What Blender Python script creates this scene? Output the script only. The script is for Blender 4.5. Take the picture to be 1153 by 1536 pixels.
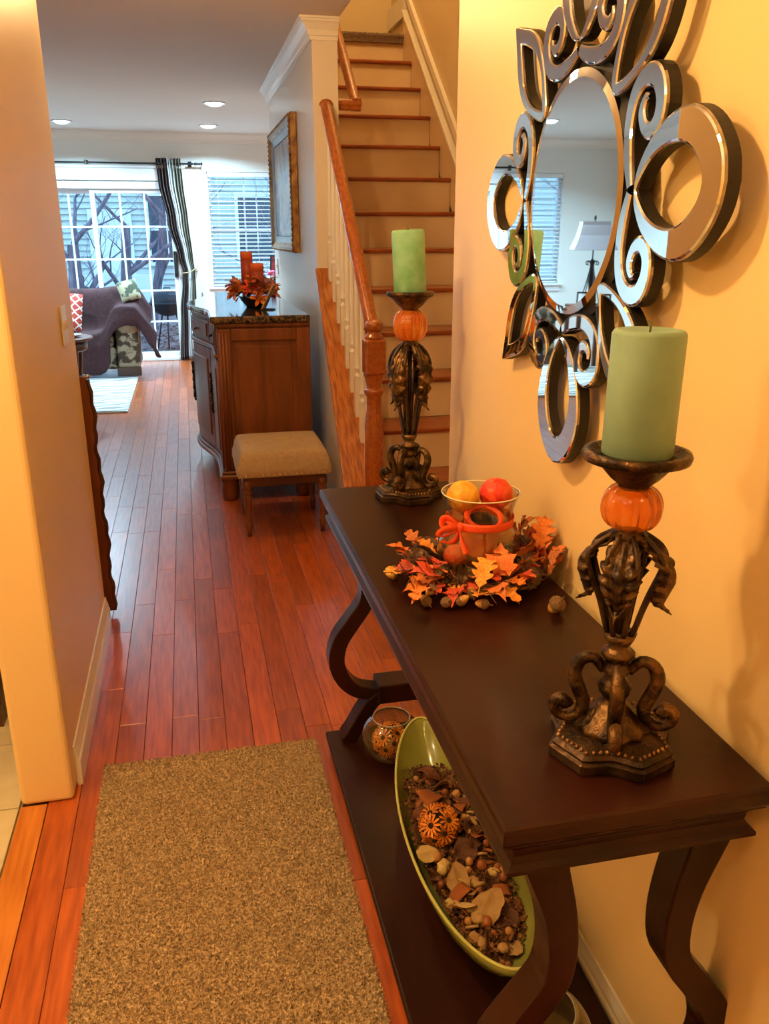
import bpy, bmesh, math, random
from math import sin, cos, pi, radians, sqrt, atan2
from mathutils import Vector, Matrix, Euler
S = bpy.context.scene
COL = S.collection
for o in list(bpy.data.objects): bpy.data.objects.remove(o)
rnd = random.Random(7)

# ------------------------------------------------------------------ camera
yaw, pit, roll = .22272, .31842, -.00162
Fv = Vector((sin(yaw)*cos(pit), cos(yaw)*cos(pit), -sin(pit)))
Rv = Vector((cos(yaw), -sin(yaw), 0)); Uv = Rv.cross(Fv)
Rv, Uv = Rv*cos(roll)+Uv*sin(roll), Uv*cos(roll)-Rv*sin(roll)
cd = bpy.data.cameras.new('camera'); cam = bpy.data.objects.new('camera', cd); COL.objects.link(cam)
cd.sensor_fit = 'VERTICAL'; cd.sensor_height = 36; cd.lens = 36*1267.4/1536; cd.clip_start = .02; cd.clip_end = 200
M = Matrix((Rv, Uv, -Fv)).transposed().to_4x4(); M.translation = Vector((0, 0, 1.5)); cam.matrix_world = M
S.camera = cam
# ------------------------------------------------------------------ world, exposure
W = bpy.data.worlds.new('world'); S.world = W; W.use_nodes = True
wn = W.node_tree.nodes; wl = W.node_tree.links
bg = wn['Background']
tcw = wn.new('ShaderNodeTexCoord'); sep = wn.new('ShaderNodeSeparateXYZ'); rmp = wn.new('ShaderNodeValToRGB')
wl.new(tcw.outputs['Generated'], sep.inputs[0]); wl.new(sep.outputs['Z'], rmp.inputs[0]); wl.new(rmp.outputs[0], bg.inputs[0])
rmp.color_ramp.elements[0].position = 0; rmp.color_ramp.elements[0].color = (.46, .80, 1, 1)
rmp.color_ramp.elements[1].position = 1; rmp.color_ramp.elements[1].color = (.26, .55, 1, 1)
bg.inputs[1].default_value = 3.3
S.view_settings.view_transform = 'Standard'; S.view_settings.look = 'None'
S.view_settings.exposure = 0.0; S.view_settings.gamma = 1; S.view_settings.use_curve_mapping = False
def lamp(name, typ, loc, power, col, size=.1, rot=(0, 0, 0), spread=None):
    l = bpy.data.lights.new(name, typ); l.energy = power; l.color = col
    if typ == 'AREA':
        l.shape = 'DISK'; l.size = size
        if spread: l.spread = spread
    elif typ in ('POINT', 'SPOT'): l.shadow_soft_size = size
    o = bpy.data.objects.new(name, l); o.location = loc; o.rotation_euler = rot; COL.objects.link(o); return o
WARM = (1, .61, .25); COOL = (.48, .80, 1)
P_FOYER, P_HALL, P_UP, P_CAN = 74, 22, 60, 78

# ------------------------------------------------------------------ materials
def nodes(name):
    m = bpy.data.materials.new(name); m.use_nodes = True
    nt = m.node_tree; return m, nt, nt.nodes['Principled BSDF'], nt.nodes, nt.links
def mat(name, col, rough=.5, metal=0, var=None, nscale=8, vscale=(1, 1, 1), bump=0, bscale=60, coat=0, coords='Object',
        trans=0, ior=1.45, rand=0, sss=0, emit=0, spec=None, alpha=1, lo=.35, hi=.65, detail=4, croug=.08):
    m, nt, b, N, L = nodes(name)
    b.inputs['Base Color'].default_value = (*col, 1); b.inputs['Roughness'].default_value = rough
    b.inputs['Metallic'].default_value = metal
    b.inputs['Coat Weight'].default_value = coat; b.inputs['Coat Roughness'].default_value = croug
    b.inputs['Transmission Weight'].default_value = trans; b.inputs['IOR'].default_value = ior
    if spec is not None: b.inputs['Specular IOR Level'].default_value = spec
    if sss: b.inputs['Subsurface Weight'].default_value = sss; b.inputs['Subsurface Radius'].default_value = (.02, .015, .01)
    if emit: b.inputs['Emission Color'].default_value = (*col, 1); b.inputs['Emission Strength'].default_value = emit
    out = None
    if var or bump or rand:
        if coords == 'World':
            g = N.new('ShaderNodeNewGeometry'); src = g.outputs['Position']
        else:
            t = N.new('ShaderNodeTexCoord'); src = t.outputs['Object']
        oi = N.new('ShaderNodeObjectInfo')
        if rand:
            mu = N.new('ShaderNodeMath'); mu.operation = 'MULTIPLY'; mu.inputs[1].default_value = 37
            L.new(oi.outputs['Random'], mu.inputs[0])
            va = N.new('ShaderNodeVectorMath'); va.operation = 'ADD'; L.new(src, va.inputs[0]); L.new(mu.outputs[0], va.inputs[1]); src = va.outputs[0]
        mp = N.new('ShaderNodeMapping'); mp.inputs['Scale'].default_value = vscale; L.new(src, mp.inputs[0])
        if var:
            n = N.new('ShaderNodeTexNoise'); n.inputs['Scale'].default_value = nscale; n.inputs['Detail'].default_value = detail
            L.new(mp.outputs[0], n.inputs['Vector'])
            r = N.new('ShaderNodeValToRGB'); L.new(n.outputs['Fac'], r.inputs[0])
            r.color_ramp.elements[0].position = lo; r.color_ramp.elements[1].position = hi
            r.color_ramp.elements[0].color = (*var, 1); r.color_ramp.elements[1].color = (*col, 1)
            out = r.outputs[0]
        if rand:
            hs = N.new('ShaderNodeHueSaturation')
            mr = N.new('ShaderNodeMapRange'); mr.inputs['To Min'].default_value = 1-rand; mr.inputs['To Max'].default_value = 1+rand
            L.new(oi.outputs['Random'], mr.inputs['Value']); L.new(mr.outputs[0], hs.inputs['Value'])
            if out: L.new(out, hs.inputs['Color'])
            else: hs.inputs['Color'].default_value = (*col, 1)
            out = hs.outputs[0]
        if out: L.new(out, b.inputs['Base Color'])
        if bump:
            n2 = N.new('ShaderNodeTexNoise'); n2.inputs['Scale'].default_value = bscale; n2.inputs['Detail'].default_value = 3
            L.new(mp.outputs[0], n2.inputs['Vector'])
            bp = N.new('ShaderNodeBump'); bp.inputs['Strength'].default_value = bump; bp.inputs['Distance'].default_value = .01
            L.new(n2.outputs['Fac'], bp.inputs['Height']); L.new(bp.outputs[0], b.inputs['Normal'])
    return m
MT = {}
MT['wall'] = mat('wall_paint', (.86, .64, .31), .40, var=(.84, .62, .295), nscale=3, bump=.04, bscale=220, coords='World')
MT['wall2'] = mat('stair_wall_paint', (.78, .70, .60), .36, bump=.03, bscale=200, coords='World')
MT['wallb'] = mat('living_wall_paint', (.80, .80, .76), .5, bump=.03, bscale=200, coords='World')
MT['upwall'] = mat('stairwell_paint', (.72, .58, .36), .6, bump=.03, bscale=200, coords='World')
MT['ceil'] = mat('ceiling_paint', (.76, .69, .61), .75)
MT['trim'] = mat('white_trim', (.84, .80, .73), .30)
MT['white'] = mat('white_vinyl', (.82, .85, .88), .35)
MT['riser'] = mat('riser_paint', (.80, .63, .41), .4, var=(.76, .59, .375), nscale=5, coords='World')
# glossy cherry-stained oak planks
MT['plank'] = mat('oak_plank', (.50, .110, .018), .285, var=(.27, .045, .008), nscale=5, vscale=(16, 1.3, 16), bump=0, coat=.5, coords='World', rand=.22, lo=.3, hi=.7, croug=.28)
MT['plank2'] = mat('honey_oak_plank', (.72, .27, .05), .3, var=(.55, .17, .03), nscale=4, vscale=(16, 1.2, 16), bump=.05, bscale=14, coat=.3, coords='World', rand=.1)
MT['sub'] = mat('floor_joint', (.30, .085, .025), .7)
MT['tile'] = mat('beige_tile', (.70, .64, .44), .35, var=(.52, .46, .30), nscale=6, bump=.05, bscale=30, coords='World', rand=.06)
MT['grout'] = mat('grout', (.35, .30, .2), .9)
MT['rail'] = mat('oak_rail', (.46, .135, .018), .28, var=(.28, .062, .008), nscale=4, vscale=(14, 2, 14), bump=.05, bscale=16, coat=.5, coords='World', lo=.3, hi=.7)
MT['cap'] = mat('oak_cap', (.50, .16, .024), .3, var=(.27, .062, .008), nscale=3, vscale=(30, 3, 3), bump=.25, bscale=9, coat=.5, coords='World', lo=.35, hi=.6)
MT['tread'] = mat('oak_tread', (.38, .098, .018), .35, var=(.24, .05, .009), nscale=4, vscale=(1.5, 14, 14), bump=.05, bscale=16, coat=.2, coords='World')
MT['espresso'] = mat('espresso_wood', (.030, .0065, .0035), .30, var=(.013, .0035, .0025), nscale=3, vscale=(3, 1, 3), bump=.03, bscale=50, coat=.04, coords='World', spec=.27, croug=.2)
MT['walnut'] = mat('carved_brown_wood', (.235, .066, .013), .42, var=(.115, .029, .006), nscale=3, vscale=(7, 7, 1), bump=.05, bscale=20, coat=.08, coords='World', lo=.3, hi=.75)
MT['walnut_d'] = mat('dark_brown_wood', (.10, .03, .010), .4, var=(.055, .016, .006), nscale=4, coat=.2, coords='World')
MT['granite'] = mat('granite_top', (.15, .095, .055), .07, var=(.012, .010, .010), nscale=60, coords='World', detail=6, coat=.5, lo=.42, hi=.62)
MT['rug'] = mat('tan_carpet', (.74, .56, .34), .95, var=(.34, .235, .125), nscale=150, coords='World', bump=.6, bscale=300, spec=.1, lo=.34, hi=.60, detail=2)
MT['carpet'] = mat('stair_carpet', (.30, .22, .15), .98, var=(.18, .12, .08), nscale=90, coords='World', bump=.6, bscale=200)
MT['linen'] = mat('tan_linen', (.46, .33, .19), .85, var=(.40, .28, .155), nscale=50, bump=.12, bscale=400)
MT['brass'] = mat('brass_nail', (.75, .6, .35), .3, metal=1)
MT['bronze'] = mat('antique_bronze', (.20, .105, .034), .36, metal=.7, var=(.022, .012, .007), nscale=28, bump=.35, bscale=120, lo=.42, hi=.68)
MT['bronze_d'] = mat('dark_bronze', (.10, .052, .020), .40, metal=.6, var=(.020, .011, .006), nscale=22, bump=.3, bscale=100, lo=.4, hi=.72)
MT['gold'] = mat('gold_rub', (.45, .25, .08), .4, metal=.8, var=(.12, .06, .025), nscale=40)
MT['amber'] = mat('amber_glass', (.92, .34, .04), .10, trans=.7, ior=1.25, coat=.7, var=(.80, .17, .01), nscale=26)
MT['candle'] = mat('sage_wax', (.25, .39, .29), .5, var=(.19, .31, .22), nscale=16, sss=.35, bump=.05, bscale=60, lo=.3, hi=.7)
MT['candle2'] = mat('mint_wax', (.25, .50, .32), .5, var=(.15, .38, .17), nscale=22, sss=.35, lo=.35, hi=.6)
MT['wick'] = mat('wick', (.10, .12, .06), .9)
MT['mirror'] = mat('mirror_glass', (.88, .90, .90), .015, metal=1)
MT['trimmetal'] = mat('champagne_edge', (.50, .46, .40), .22, metal=1, var=(.30, .27, .22), nscale=50)
MT['black'] = mat('black_backing', (.008, .006, .005), .5)
MT['blackm'] = mat('black_iron', (.015, .014, .016), .4)
MT['throw'] = mat('brown_throw', (.058, .019, .020), .95, var=(.038, .012, .014), nscale=30, bump=.2, bscale=300)
MT['floral'] = mat('floral_upholstery', (.34, .26, .17), .9, var=(.060, .038, .022), nscale=11, lo=.48, hi=.55)
MT['livrug'] = None
MT['shade'] = mat('taupe_shade', (.36, .31, .32), .8)
MT['leafs'] = []
for i, (c, v) in enumerate([((.80, .30, .035), (.65, .10, .02)), ((.86, .42, .06), (.75, .18, .02)), ((.70, .09, .03), (.40, .03, .015)),
                            ((.42, .06, .03), (.24, .03, .02)), ((.62, .22, .06), (.36, .09, .03)), ((.82, .14, .05), (.7, .3, .05))]):
    MT['leafs'].append(mat('autumn_leaf_%s' % 'abcdef'[i], c, .55, var=v, nscale=28, bump=.25, bscale=80, rand=.15, lo=.38, hi=.6))
MT['twig'] = mat('twig', (.16, .07, .03), .8)
MT['acorn'] = mat('acorn_nut', (.66, .36, .08), .35, var=(.36, .13, .03), nscale=30)
MT['acorncap'] = mat('acorn_cap', (.20, .11, .045), .8, bump=.8, bscale=200)
MT['cone'] = mat('pine_cone', (.075, .035, .02), .7, var=(.14, .08, .05), nscale=50)
MT['ribbon'] = mat('red_orange_ribbon', (.90, .10, .02), .5, bump=.2, bscale=300)
MT['greenglaze'] = mat('green_glaze', (.34, .36, .075), .22, var=(.27, .29, .06), nscale=6, coat=.4)
def glassmat(name, tint=(1, 1, 1), refl=1.0, rough=.01):
    m, nt, b, N, L = nodes(name); N.remove(b); o = N['Material Output']
    tr = N.new('ShaderNodeBsdfTransparent'); tr.inputs[0].default_value = (*tint, 1)
    gl = N.new('ShaderNodeBsdfGlossy'); gl.inputs['Roughness'].default_value = rough
    fr = N.new('ShaderNodeLayerWeight'); fr.inputs[0].default_value = .5; mx = N.new('ShaderNodeMixShader')
    pw = N.new('ShaderNodeMath'); pw.operation = 'POWER'; pw.inputs[1].default_value = 3.5; L.new(fr.outputs['Facing'], pw.inputs[0])
    mu = N.new('ShaderNodeMath'); mu.operation = 'MULTIPLY_ADD'; mu.inputs[1].default_value = .75*refl; mu.inputs[2].default_value = .035*refl; mu.use_clamp = True
    L.new(pw.outputs[0], mu.inputs[0]); L.new(mu.outputs[0], mx.inputs[0]); L.new(tr.outputs[0], mx.inputs[1]); L.new(gl.outputs[0], mx.inputs[2]); L.new(mx.outputs[0], o.inputs[0]); return m
MT['pane'] = glassmat('window_glass', (.96, .98, 1), .8)
MT['glass'] = glassmat('clear_glass', (.90, .90, .84), 1.9)
MT['glassy'] = glassmat('yellow_tinted_glass', (.97, .86, .60), 1.3)
def stripes(name, cols, scale, axis='X', coords='Object', rough=.8, dist=0):
    m, nt, b, N, L = nodes(name); t = N.new('ShaderNodeTexCoord'); s = N.new('ShaderNodeSeparateXYZ'); L.new(t.outputs[coords], s.inputs[0])
    mu = N.new('ShaderNodeMath'); mu.operation = 'MULTIPLY'; mu.inputs[1].default_value = scale; L.new(s.outputs[axis], mu.inputs[0])
    fr = N.new('ShaderNodeMath'); fr.operation = 'FRACT'; L.new(mu.outputs[0], fr.inputs[0])
    r = N.new('ShaderNodeValToRGB'); r.color_ramp.interpolation = 'CONSTANT'; L.new(fr.outputs[0], r.inputs[0])
    e = r.color_ramp.elements
    e[0].position = cols[0][0]; e[0].color = (*cols[0][1], 1); e[1].position = cols[1][0]; e[1].color = (*cols[1][1], 1)
    for p, c in cols[2:]: x = e.new(p); x.color = (*c, 1)
    L.new(r.outputs[0], b.inputs['Base Color']); b.inputs['Roughness'].default_value = rough; return m
# wavy cream/grey rug
def wavy(name, a, bcol, scale, dist):
    m, nt, b, N, L = nodes(name); t = N.new('ShaderNodeTexCoord'); w = N.new('ShaderNodeTexWave'); w.bands_direction = 'Y'
    w.inputs['Scale'].default_value = scale; w.inputs['Distortion'].default_value = dist; w.inputs['Detail'].default_value = 2
    L.new(t.outputs['Object'], w.inputs['Vector']); r = N.new('ShaderNodeValToRGB'); L.new(w.outputs['Fac'], r.inputs[0])
    r.color_ramp.elements[0].position = .25; r.color_ramp.elements[1].position = .55
    r.color_ramp.elements[0].color = (*a, 1); r.color_ramp.elements[1].color = (*bcol, 1)
    L.new(r.outputs[0], b.inputs['Base Color']); b.inputs['Roughness'].default_value = .95; return m
MT['livrug'] = wavy('wavy_rug', (.24, .24, .25), (.60, .58, .52), 3.2, 7)
# red lattice pillow: white net over red
def lattice(name, base, line, sc):
    m, nt, b, N, L = nodes(name); t = N.new('ShaderNodeTexCoord'); mp = N.new('ShaderNodeMapping'); mp.inputs['Rotation'].default_value = (0, radians(45), 0); mp.inputs['Scale'].default_value = (sc, sc, sc)
    L.new(t.outputs['Object'], mp.inputs[0]); v = N.new('ShaderNodeTexVoronoi'); v.feature = 'DISTANCE_TO_EDGE'; v.inputs['Randomness'].default_value = .12; v.inputs['Scale'].default_value = 1; v.voronoi_dimensions = '2D'
    s = N.new('ShaderNodeSeparateXYZ'); c = N.new('ShaderNodeCombineXYZ'); L.new(mp.outputs[0], s.inputs[0]); L.new(s.outputs['X'], c.inputs['X']); L.new(s.outputs['Z'], c.inputs['Y']); L.new(c.outputs[0], v.inputs['Vector'])
    r = N.new('ShaderNodeValToRGB'); r.color_ramp.interpolation = 'CONSTANT'; L.new(v.outputs['Distance'], r.inputs[0]); r.color_ramp.elements[0].color = (*line, 1); r.color_ramp.elements[1].position = .1; r.color_ramp.elements[1].color = (*base, 1)
    L.new(r.outputs[0], b.inputs['Base Color']); b.inputs['Roughness'].default_value = .9; return m
MT['lattice'] = lattice('red_lattice_fabric', (.50, .05, .035), (.82, .74, .62), 15)

# ------------------------------------------------------------------ mesh helpers
class MB:
    def __init__(s): s.v = []; s.f = []; s.sm = []
    def add(s, vs, fs, smooth=False):
        n = len(s.v); s.v += [tuple(v) for v in vs]; s.f += [tuple(n+i for i in f) for f in fs]; s.sm += [smooth]*len(fs); return s
    def box(s, x0, x1, y0, y1, z0, z1):
        return s.add([(x0, y0, z0), (x1, y0, z0), (x1, y1, z0), (x0, y1, z0), (x0, y0, z1), (x1, y0, z1), (x1, y1, z1), (x0, y1, z1)],
                     [(0, 3, 2, 1), (4, 5, 6, 7), (0, 1, 5, 4), (1, 2, 6, 5), (2, 3, 7, 6), (3, 0, 4, 7)])
    def cbox(s, c, d, rot=None):
        m = Matrix.Translation(c) @ (rot.to_4x4() if rot else Matrix())
        vs = [m @ Vector((a*d[0]/2, b*d[1]/2, e*d[2]/2)) for e in (-1, 1) for a, b in ((-1, -1), (1, -1), (1, 1), (-1, 1))]
        return s.add(vs, [(0, 3, 2, 1), (4, 5, 6, 7), (0, 1, 5, 4), (1, 2, 6, 5), (2, 3, 7, 6), (3, 0, 4, 7)])
    def prism(s, poly, fn, d0, d1, smooth=False):   # poly 2D; fn(u,v,d)->3D
        n = len(poly); vs = [fn(u, v, d0) for u, v in poly]+[fn(u, v, d1) for u, v in poly]
        s.add(vs, [tuple(range(n-1, -1, -1)), tuple(range(n, 2*n))]); base = len(s.v)-2*n
        for i in range(n):
            j = (i+1) % n; s.f.append((base+i, base+j, base+n+j, base+n+i)); s.sm.append(smooth)
        return s
    def lathe(s, prof, c=(0, 0, 0), n=24, mod=None, closed=False):
        vs = []
        for r, z in prof:
            for k in range(n):
                a = 2*pi*k/n; q = r*(mod(a, z) if mod else 1); vs.append((c[0]+q*cos(a), c[1]+q*sin(a), c[2]+z))
        fs = []
        m = len(prof)
        for i in range(m if closed else m-1):
            i2 = (i+1) % m
            for k in range(n): fs.append((i*n+k, i*n+(k+1) % n, i2*n+(k+1) % n, i2*n+k))
        if not closed:
            if prof[0][0] > 1e-5: fs.append(tuple(range(n-1, -1, -1)))
            if prof[-1][0] > 1e-5: fs.append(tuple((m-1)*n+k for k in range(n)))
        return s.add(vs, fs, True)
    def tube(s, pts, rad, n=8, flat=1, up=None, cap=True):
        pts = [Vector(p) for p in pts]; m = len(pts)
        rs = rad if hasattr(rad, '__len__') else [rad]*m
        vs = []; ref = None
        for i, p in enumerate(pts):
            t = (pts[min(i+1, m-1)]-pts[max(i-1, 0)]).normalized()
            if up is not None: x = Vector(up).cross(t)
            else:
                if ref is None: ref = Vector((0, 0, 1)) if abs(t.z) < .9 else Vector((1, 0, 0))
                x = ref.cross(t)
            if x.length < 1e-5: x = Vector((1, 0, 0)).cross(t)
            x.normalize(); y = t.cross(x); ref = y
            for k in range(n):
                a = 2*pi*k/n; vs.append(p+x*cos(a)*rs[i]+y*sin(a)*rs[i]*flat)
        fs = [(i*n+k, i*n+(k+1) % n, (i+1)*n+(k+1) % n, (i+1)*n+k) for i in range(m-1) for k in range(n)]
        if cap: fs += [tuple(range(n-1, -1, -1)), tuple((m-1)*n+k for k in range(n))]
        return s.add(vs, fs, True)
    def ell(s, c, r, nu=12, nv=8, rot=None, disp=None):
        vs = []
        for i in range(nv+1):
            th = pi*i/nv
            for k in range(nu):
                a = 2*pi*k/nu; p = Vector((sin(th)*cos(a), sin(th)*sin(a), cos(th)))
                q = disp(p) if disp else 1
                p = Vector((p.x*r[0], p.y*r[1], p.z*r[2]))*q
                if rot: p = rot @ p
                vs.append(Vector(c)+p)
        fs = [(i*nu+k, (i+1)*nu+k, (i+1)*nu+(k+1) % nu, i*nu+(k+1) % nu) for i in range(nv) for k in range(nu)]
        return s.add(vs, fs, True)
    def grid(s, nu, nv, fn, smooth=True):
        vs = [fn(i/nu, j/nv) for j in range(nv+1) for i in range(nu+1)]
        return s.add(vs, [(j*(nu+1)+i, j*(nu+1)+i+1, (j+1)*(nu+1)+i+1, (j+1)*(nu+1)+i) for j in range(nv) for i in range(nu)], smooth)
    def xf(s, m):
        s.v = [tuple(m @ Vector(v)) for v in s.v]; return s
    def mesh(s, name):
        me = bpy.data.meshes.new(name); me.from_pydata(s.v, [], s.f); me.polygons.foreach_set('use_smooth', s.sm); me.update(); return me
    def build(s, name, m, parent=None, label=None, bevel=0, segs=2, solid=0, sub=0, loc=None, kind=None, wn=False):
        o = bpy.data.objects.new(name, s.mesh(name)); COL.objects.link(o)
        if isinstance(m, (list, tuple)):
            for x in m: o.data.materials.append(x)
        else: o.data.materials.append(m)
        if parent: o.parent = parent
        if loc: o.location = loc
        if label: o['label'] = label
        if kind: o['kind'] = kind
        if solid: q = o.modifiers.new('solid', 'SOLIDIFY'); q.thickness = solid; q.offset = 0
        if bevel: q = o.modifiers.new('bevel', 'BEVEL'); q.width = bevel; q.segments = segs; q.limit_method = 'ANGLE'; q.angle_limit = radians(35)
        if sub: q = o.modifiers.new('sub', 'SUBSURF'); q.levels = sub; q.render_levels = sub
        return o
def thing(name, label, cat, loc=(0, 0, 0), rz=0, group=None):
    o = bpy.data.objects.new(name, None); o.empty_display_size = .1; COL.objects.link(o); o.location = loc; o.rotation_euler = (0, 0, rz)
    return tag(o, label, cat, group)
def tag(o, label, cat, group=None, kind=None):
    o['label'] = label; o['category'] = cat
    if group: o['group'] = group
    if kind: o['kind'] = kind
    return o
def struct(o): o['kind'] = 'structure'; return o
def place(me_obj_or_mesh, name, m, parent=None, loc=(0, 0, 0), rot=(0, 0, 0), sc=(1, 1, 1), label=None):
    o = bpy.data.objects.new(name, me_obj_or_mesh); COL.objects.link(o)
    o.location = loc; o.rotation_euler = rot; o.scale = sc
    if parent: o.parent = parent
    if m is not None and len(me_obj_or_mesh.materials) == 0: me_obj_or_mesh.materials.append(m)
    if m is not None: o.material_slots[0].link = 'OBJECT'; o.material_slots[0].material = m
    if label: o['label'] = label
    return o
def spline(pts, n):    # Catmull-Rom through points of any dimension, n samples
    P = [pts[0]]+list(pts)+[pts[-1]]; out = []; segs = len(pts)-1
    for q in range(n):
        t = q/(n-1)*segs; i = min(int(t), segs-1); u = t-i; a, b, c, d = P[i], P[i+1], P[i+2], P[i+3]
        out.append(tuple(.5*((2*b[k])+(-a[k]+c[k])*u+(2*a[k]-5*b[k]+4*c[k]-d[k])*u*u+(-a[k]+3*b[k]-3*c[k]+d[k])*u**3) for k in range(len(b))))
    return out
def noise3(x, y, z=0):
    from mathutils import noise
    return noise.noise(Vector((x, y, z)))
ZC = 2.615
# ================================================================== SETTING
# ---- floor
fl = struct(MB().box(-3.6, 3.4, 3.27, 11.0, -.06, -.02).box(-.545, 2.0, -1.6, 3.27, -.06, -.02).build('floor', MT['sub']))
def plank_mesh(Lq):
    w = .0815; return None
PW = .083
pm = {}
for Lq in (.45, .7, .95, 1.2):
    b = bmesh.new(); bmesh.ops.create_cube(b, size=1)
    for v in b.verts: v.co = Vector((v.co.x*(PW-.0012), v.co.y*(Lq-.0014), -.01+v.co.z*.02))
    top = [e for e in b.edges if all(v.co.z > -.001 for v in e.verts)]
    bmesh.ops.bevel(b, geom=top, offset=.0014, segments=1, affect='EDGES')
    me = bpy.data.meshes.new('plank'); b.to_mesh(me); b.free(); me.materials.append(MT['plank']); pm[Lq] = me
cands = []
def rows(x0, x1, y0, y1):
    k0 = round((x0+.475)/PW); k1 = round((x1+.475)/PW)
    for k in range(k0, k1):
        x = -.475+(k+.5)*PW; y = y0-rnd.random()*.4 if y0 > 3 and x < -.475 else y0-rnd.random()*.4
        first = True
        while y < y1:
            Lq = rnd.choice((.45, .7, .95, .95, 1.2, 1.2)); c = y+Lq/2
            a = max(y, y0); e = min(y+Lq, y1)
            if e-a > .01: cands.append((x, a, e, Lq, abs(a-y) < 1e-6 and abs(e-y-Lq) < 1e-6))
            y += Lq
rows(-.475, .762, -.4, 11.0); rows(-3.6, -.475, 3.27, 11.0); rows(.762, 1.9, 2.31, 4.2); rows(.762, 3.2, 7.7, 11)
def vis(c):
    x, a, e, Lq, full = c
    if x > .78: return 50+a
    if x < -.45 and a < 4.6: return 60
    if x < -.45 and x < -.235*a+.35: return 70+a
    if a < .75: return 40
    return a
cands.sort(key=vis)
restp = MB()
for i, (x, a, e, Lq, full) in enumerate(cands):
    if i < 299:
        o = bpy.data.objects.new('plank', pm[Lq]); COL.objects.link(o); o.parent = fl
        o.location = (x, (a+e)/2, 0); 
        if not full: o.scale = (1, (e-a)/Lq, 1)
    else: restp.box(x-PW/2+.0006, x+PW/2-.0006, a+.0007, e-.0007, -.02, 0)
restp.build('plank', MT['plank'], fl, kind='stuff')
y = -.2
for L_ in (.9, 1.43):
    MB().box(-.545, -.4762, y+.001, y+L_-.001, -.02, .001).build('threshold_board', MT['plank2'], fl, bevel=.001, label='light honey oak border board beside the tile'); y += L_
# tile room on the left
ft = struct(MB().box(-3.2, -.5455, -1.6, 3.13, -.06, -.012).build('floor', MT['grout']))
for i in range(8):
    for j in range(14):
        x0 = -.548-.33*(i+1); y0 = -1.5+.33*j
        if x0 > -3.2 and y0+.33 < 3.13: MB().box(x0+.003, x0+.327, y0+.003, y0+.327, -.012, 0).build('tile', MT['tile'], ft, bevel=.002)
# ---- walls
def wallbox(name, m, *bx, bevel=0):
    b = MB()
    for q in bx: b.box(*q)
    return struct(b.build(name, m, bevel=bevel, segs=3))
wallbox('wall_left', MT['wall'], (-.545, -.405, 2.13, 3.27, 0, ZC), bevel=.014)
wallbox('wall_dining', MT['wall'], (-3.3, -.56, 3.14, 3.265, 0, ZC), (-3.3, -3.2, -1.6, 3.14, 0, ZC))
wallbox('wall_right', MT['wall'], (.7145, .85, -1.6, 2.303, 0, ZC), bevel=.006)
wallbox('wall_front', MT['wall'], (-3.3, 2.1, -1.72, -1.6, 0, ZC))
wallbox('wall_stairwell', MT['upwall'], (1.9, 2.0, 2.19, 8.3, 0, 5.2), (.852, 1.9, 2.19, 2.30, 0, 5.2), (.91, 2.0, 8.1, 8.2, 2.9, 5.2), (.80, .91, 2.3, 8.2, 2.87, 5.2), (.8, 2.0, 2.3, 8.2, 5.2, 5.3))
wallbox('wall_picture', MT['wall2'], (.767, .91, 5.18, 7.68, 0, ZC), (.91, 3.3, 7.56, 7.68, 0, ZC))
wallbox('wall_living', MT['wallb'], (-3.6, -3.5, 3.27, 11.1, 0, ZC), (3.2, 3.3, 7.68, 11.1, 0, ZC), (-3.6, -3.3, 3.14, 3.27, 0, ZC))
# back wall with openings: window (mirror) , door, window right
BY = 10.97
def wall_open(name, m, x0, x1, y0, y1, z0, z1, ops):
    b = MB(); xs = x0
    for (a, c, d, e) in sorted(ops):
        b.box(xs, a, y0, y1, z0, z1); 
        if d > z0: b.box(a, c, y0, y1, z0, d)
        b.box(a, c, y0, y1, e, z1); xs = c
    b.box(xs, x1, y0, y1, z0, z1); return struct(b.build(name, m))
wall_open('wall_back', MT['wallb'], -3.6, 3.3, BY, BY+.16, 0, ZC, [(-2.76, -2.06, .88, 2.22), (-1.86, -.02, 0, 2.08), (.325, 1.20, .88, 2.20)])
# ceiling with stairwell opening
struct(MB().box(-5.2, .91, -1.7, 11.1, ZC, 2.87).box(.91, 2.1, -1.7, 3.4, ZC, 2.87).box(.91, 3.3, 7.68, 11.1, ZC, 2.87).build('ceiling', MT['ceil']))
# ---- crown molding / trims
def crownprof(p=.075, h=.105):
    return [(0, -h), (.012, -h), (.016, -h+.018), (.022, -h+.022), (.03, -h+.045), (p-.022, -.03), (p-.01, -.02), (p-.008, -.012), (p, -.01), (p, 0), (0, 0)]
def crown(name, p0, p1, nrm, m0=0, m1=0):   # along p0->p1, out along nrm; mitre extends
    p0 = Vector(p0); p1 = Vector(p1); d = (p1-p0).normalized(); n = Vector(nrm); pr = crownprof(); b = MB()
    vs = [p0+n*u-d*u*m0+Vector((0, 0, v)) for u, v in pr]+[p1+n*u+d*u*m1+Vector((0, 0, v)) for u, v in pr]; k = len(pr)
    b.add(vs, [tuple(range(k)), tuple(range(2*k-1, k-1, -1))]+[(i, (i+1) % k, k+(i+1) % k, k+i) for i in range(k)])
    return struct(b.build(name, MT['trim']))
crown('trim_1', (.767, 5.18, ZC), (.767, 7.68, ZC), (-1, 0, 0), 1, 0)
crown('trim_2', (.767, 5.18, ZC), (.91, 5.18, ZC), (0, -1, 0), 1, 0)
crown('trim_3', (-3.5, BY, ZC), (3.2, BY, ZC), (0, -1, 0))
crown('trim_4', (-3.5, 3.27, ZC), (-3.5, BY, ZC), (1, 0, 0))
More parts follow.
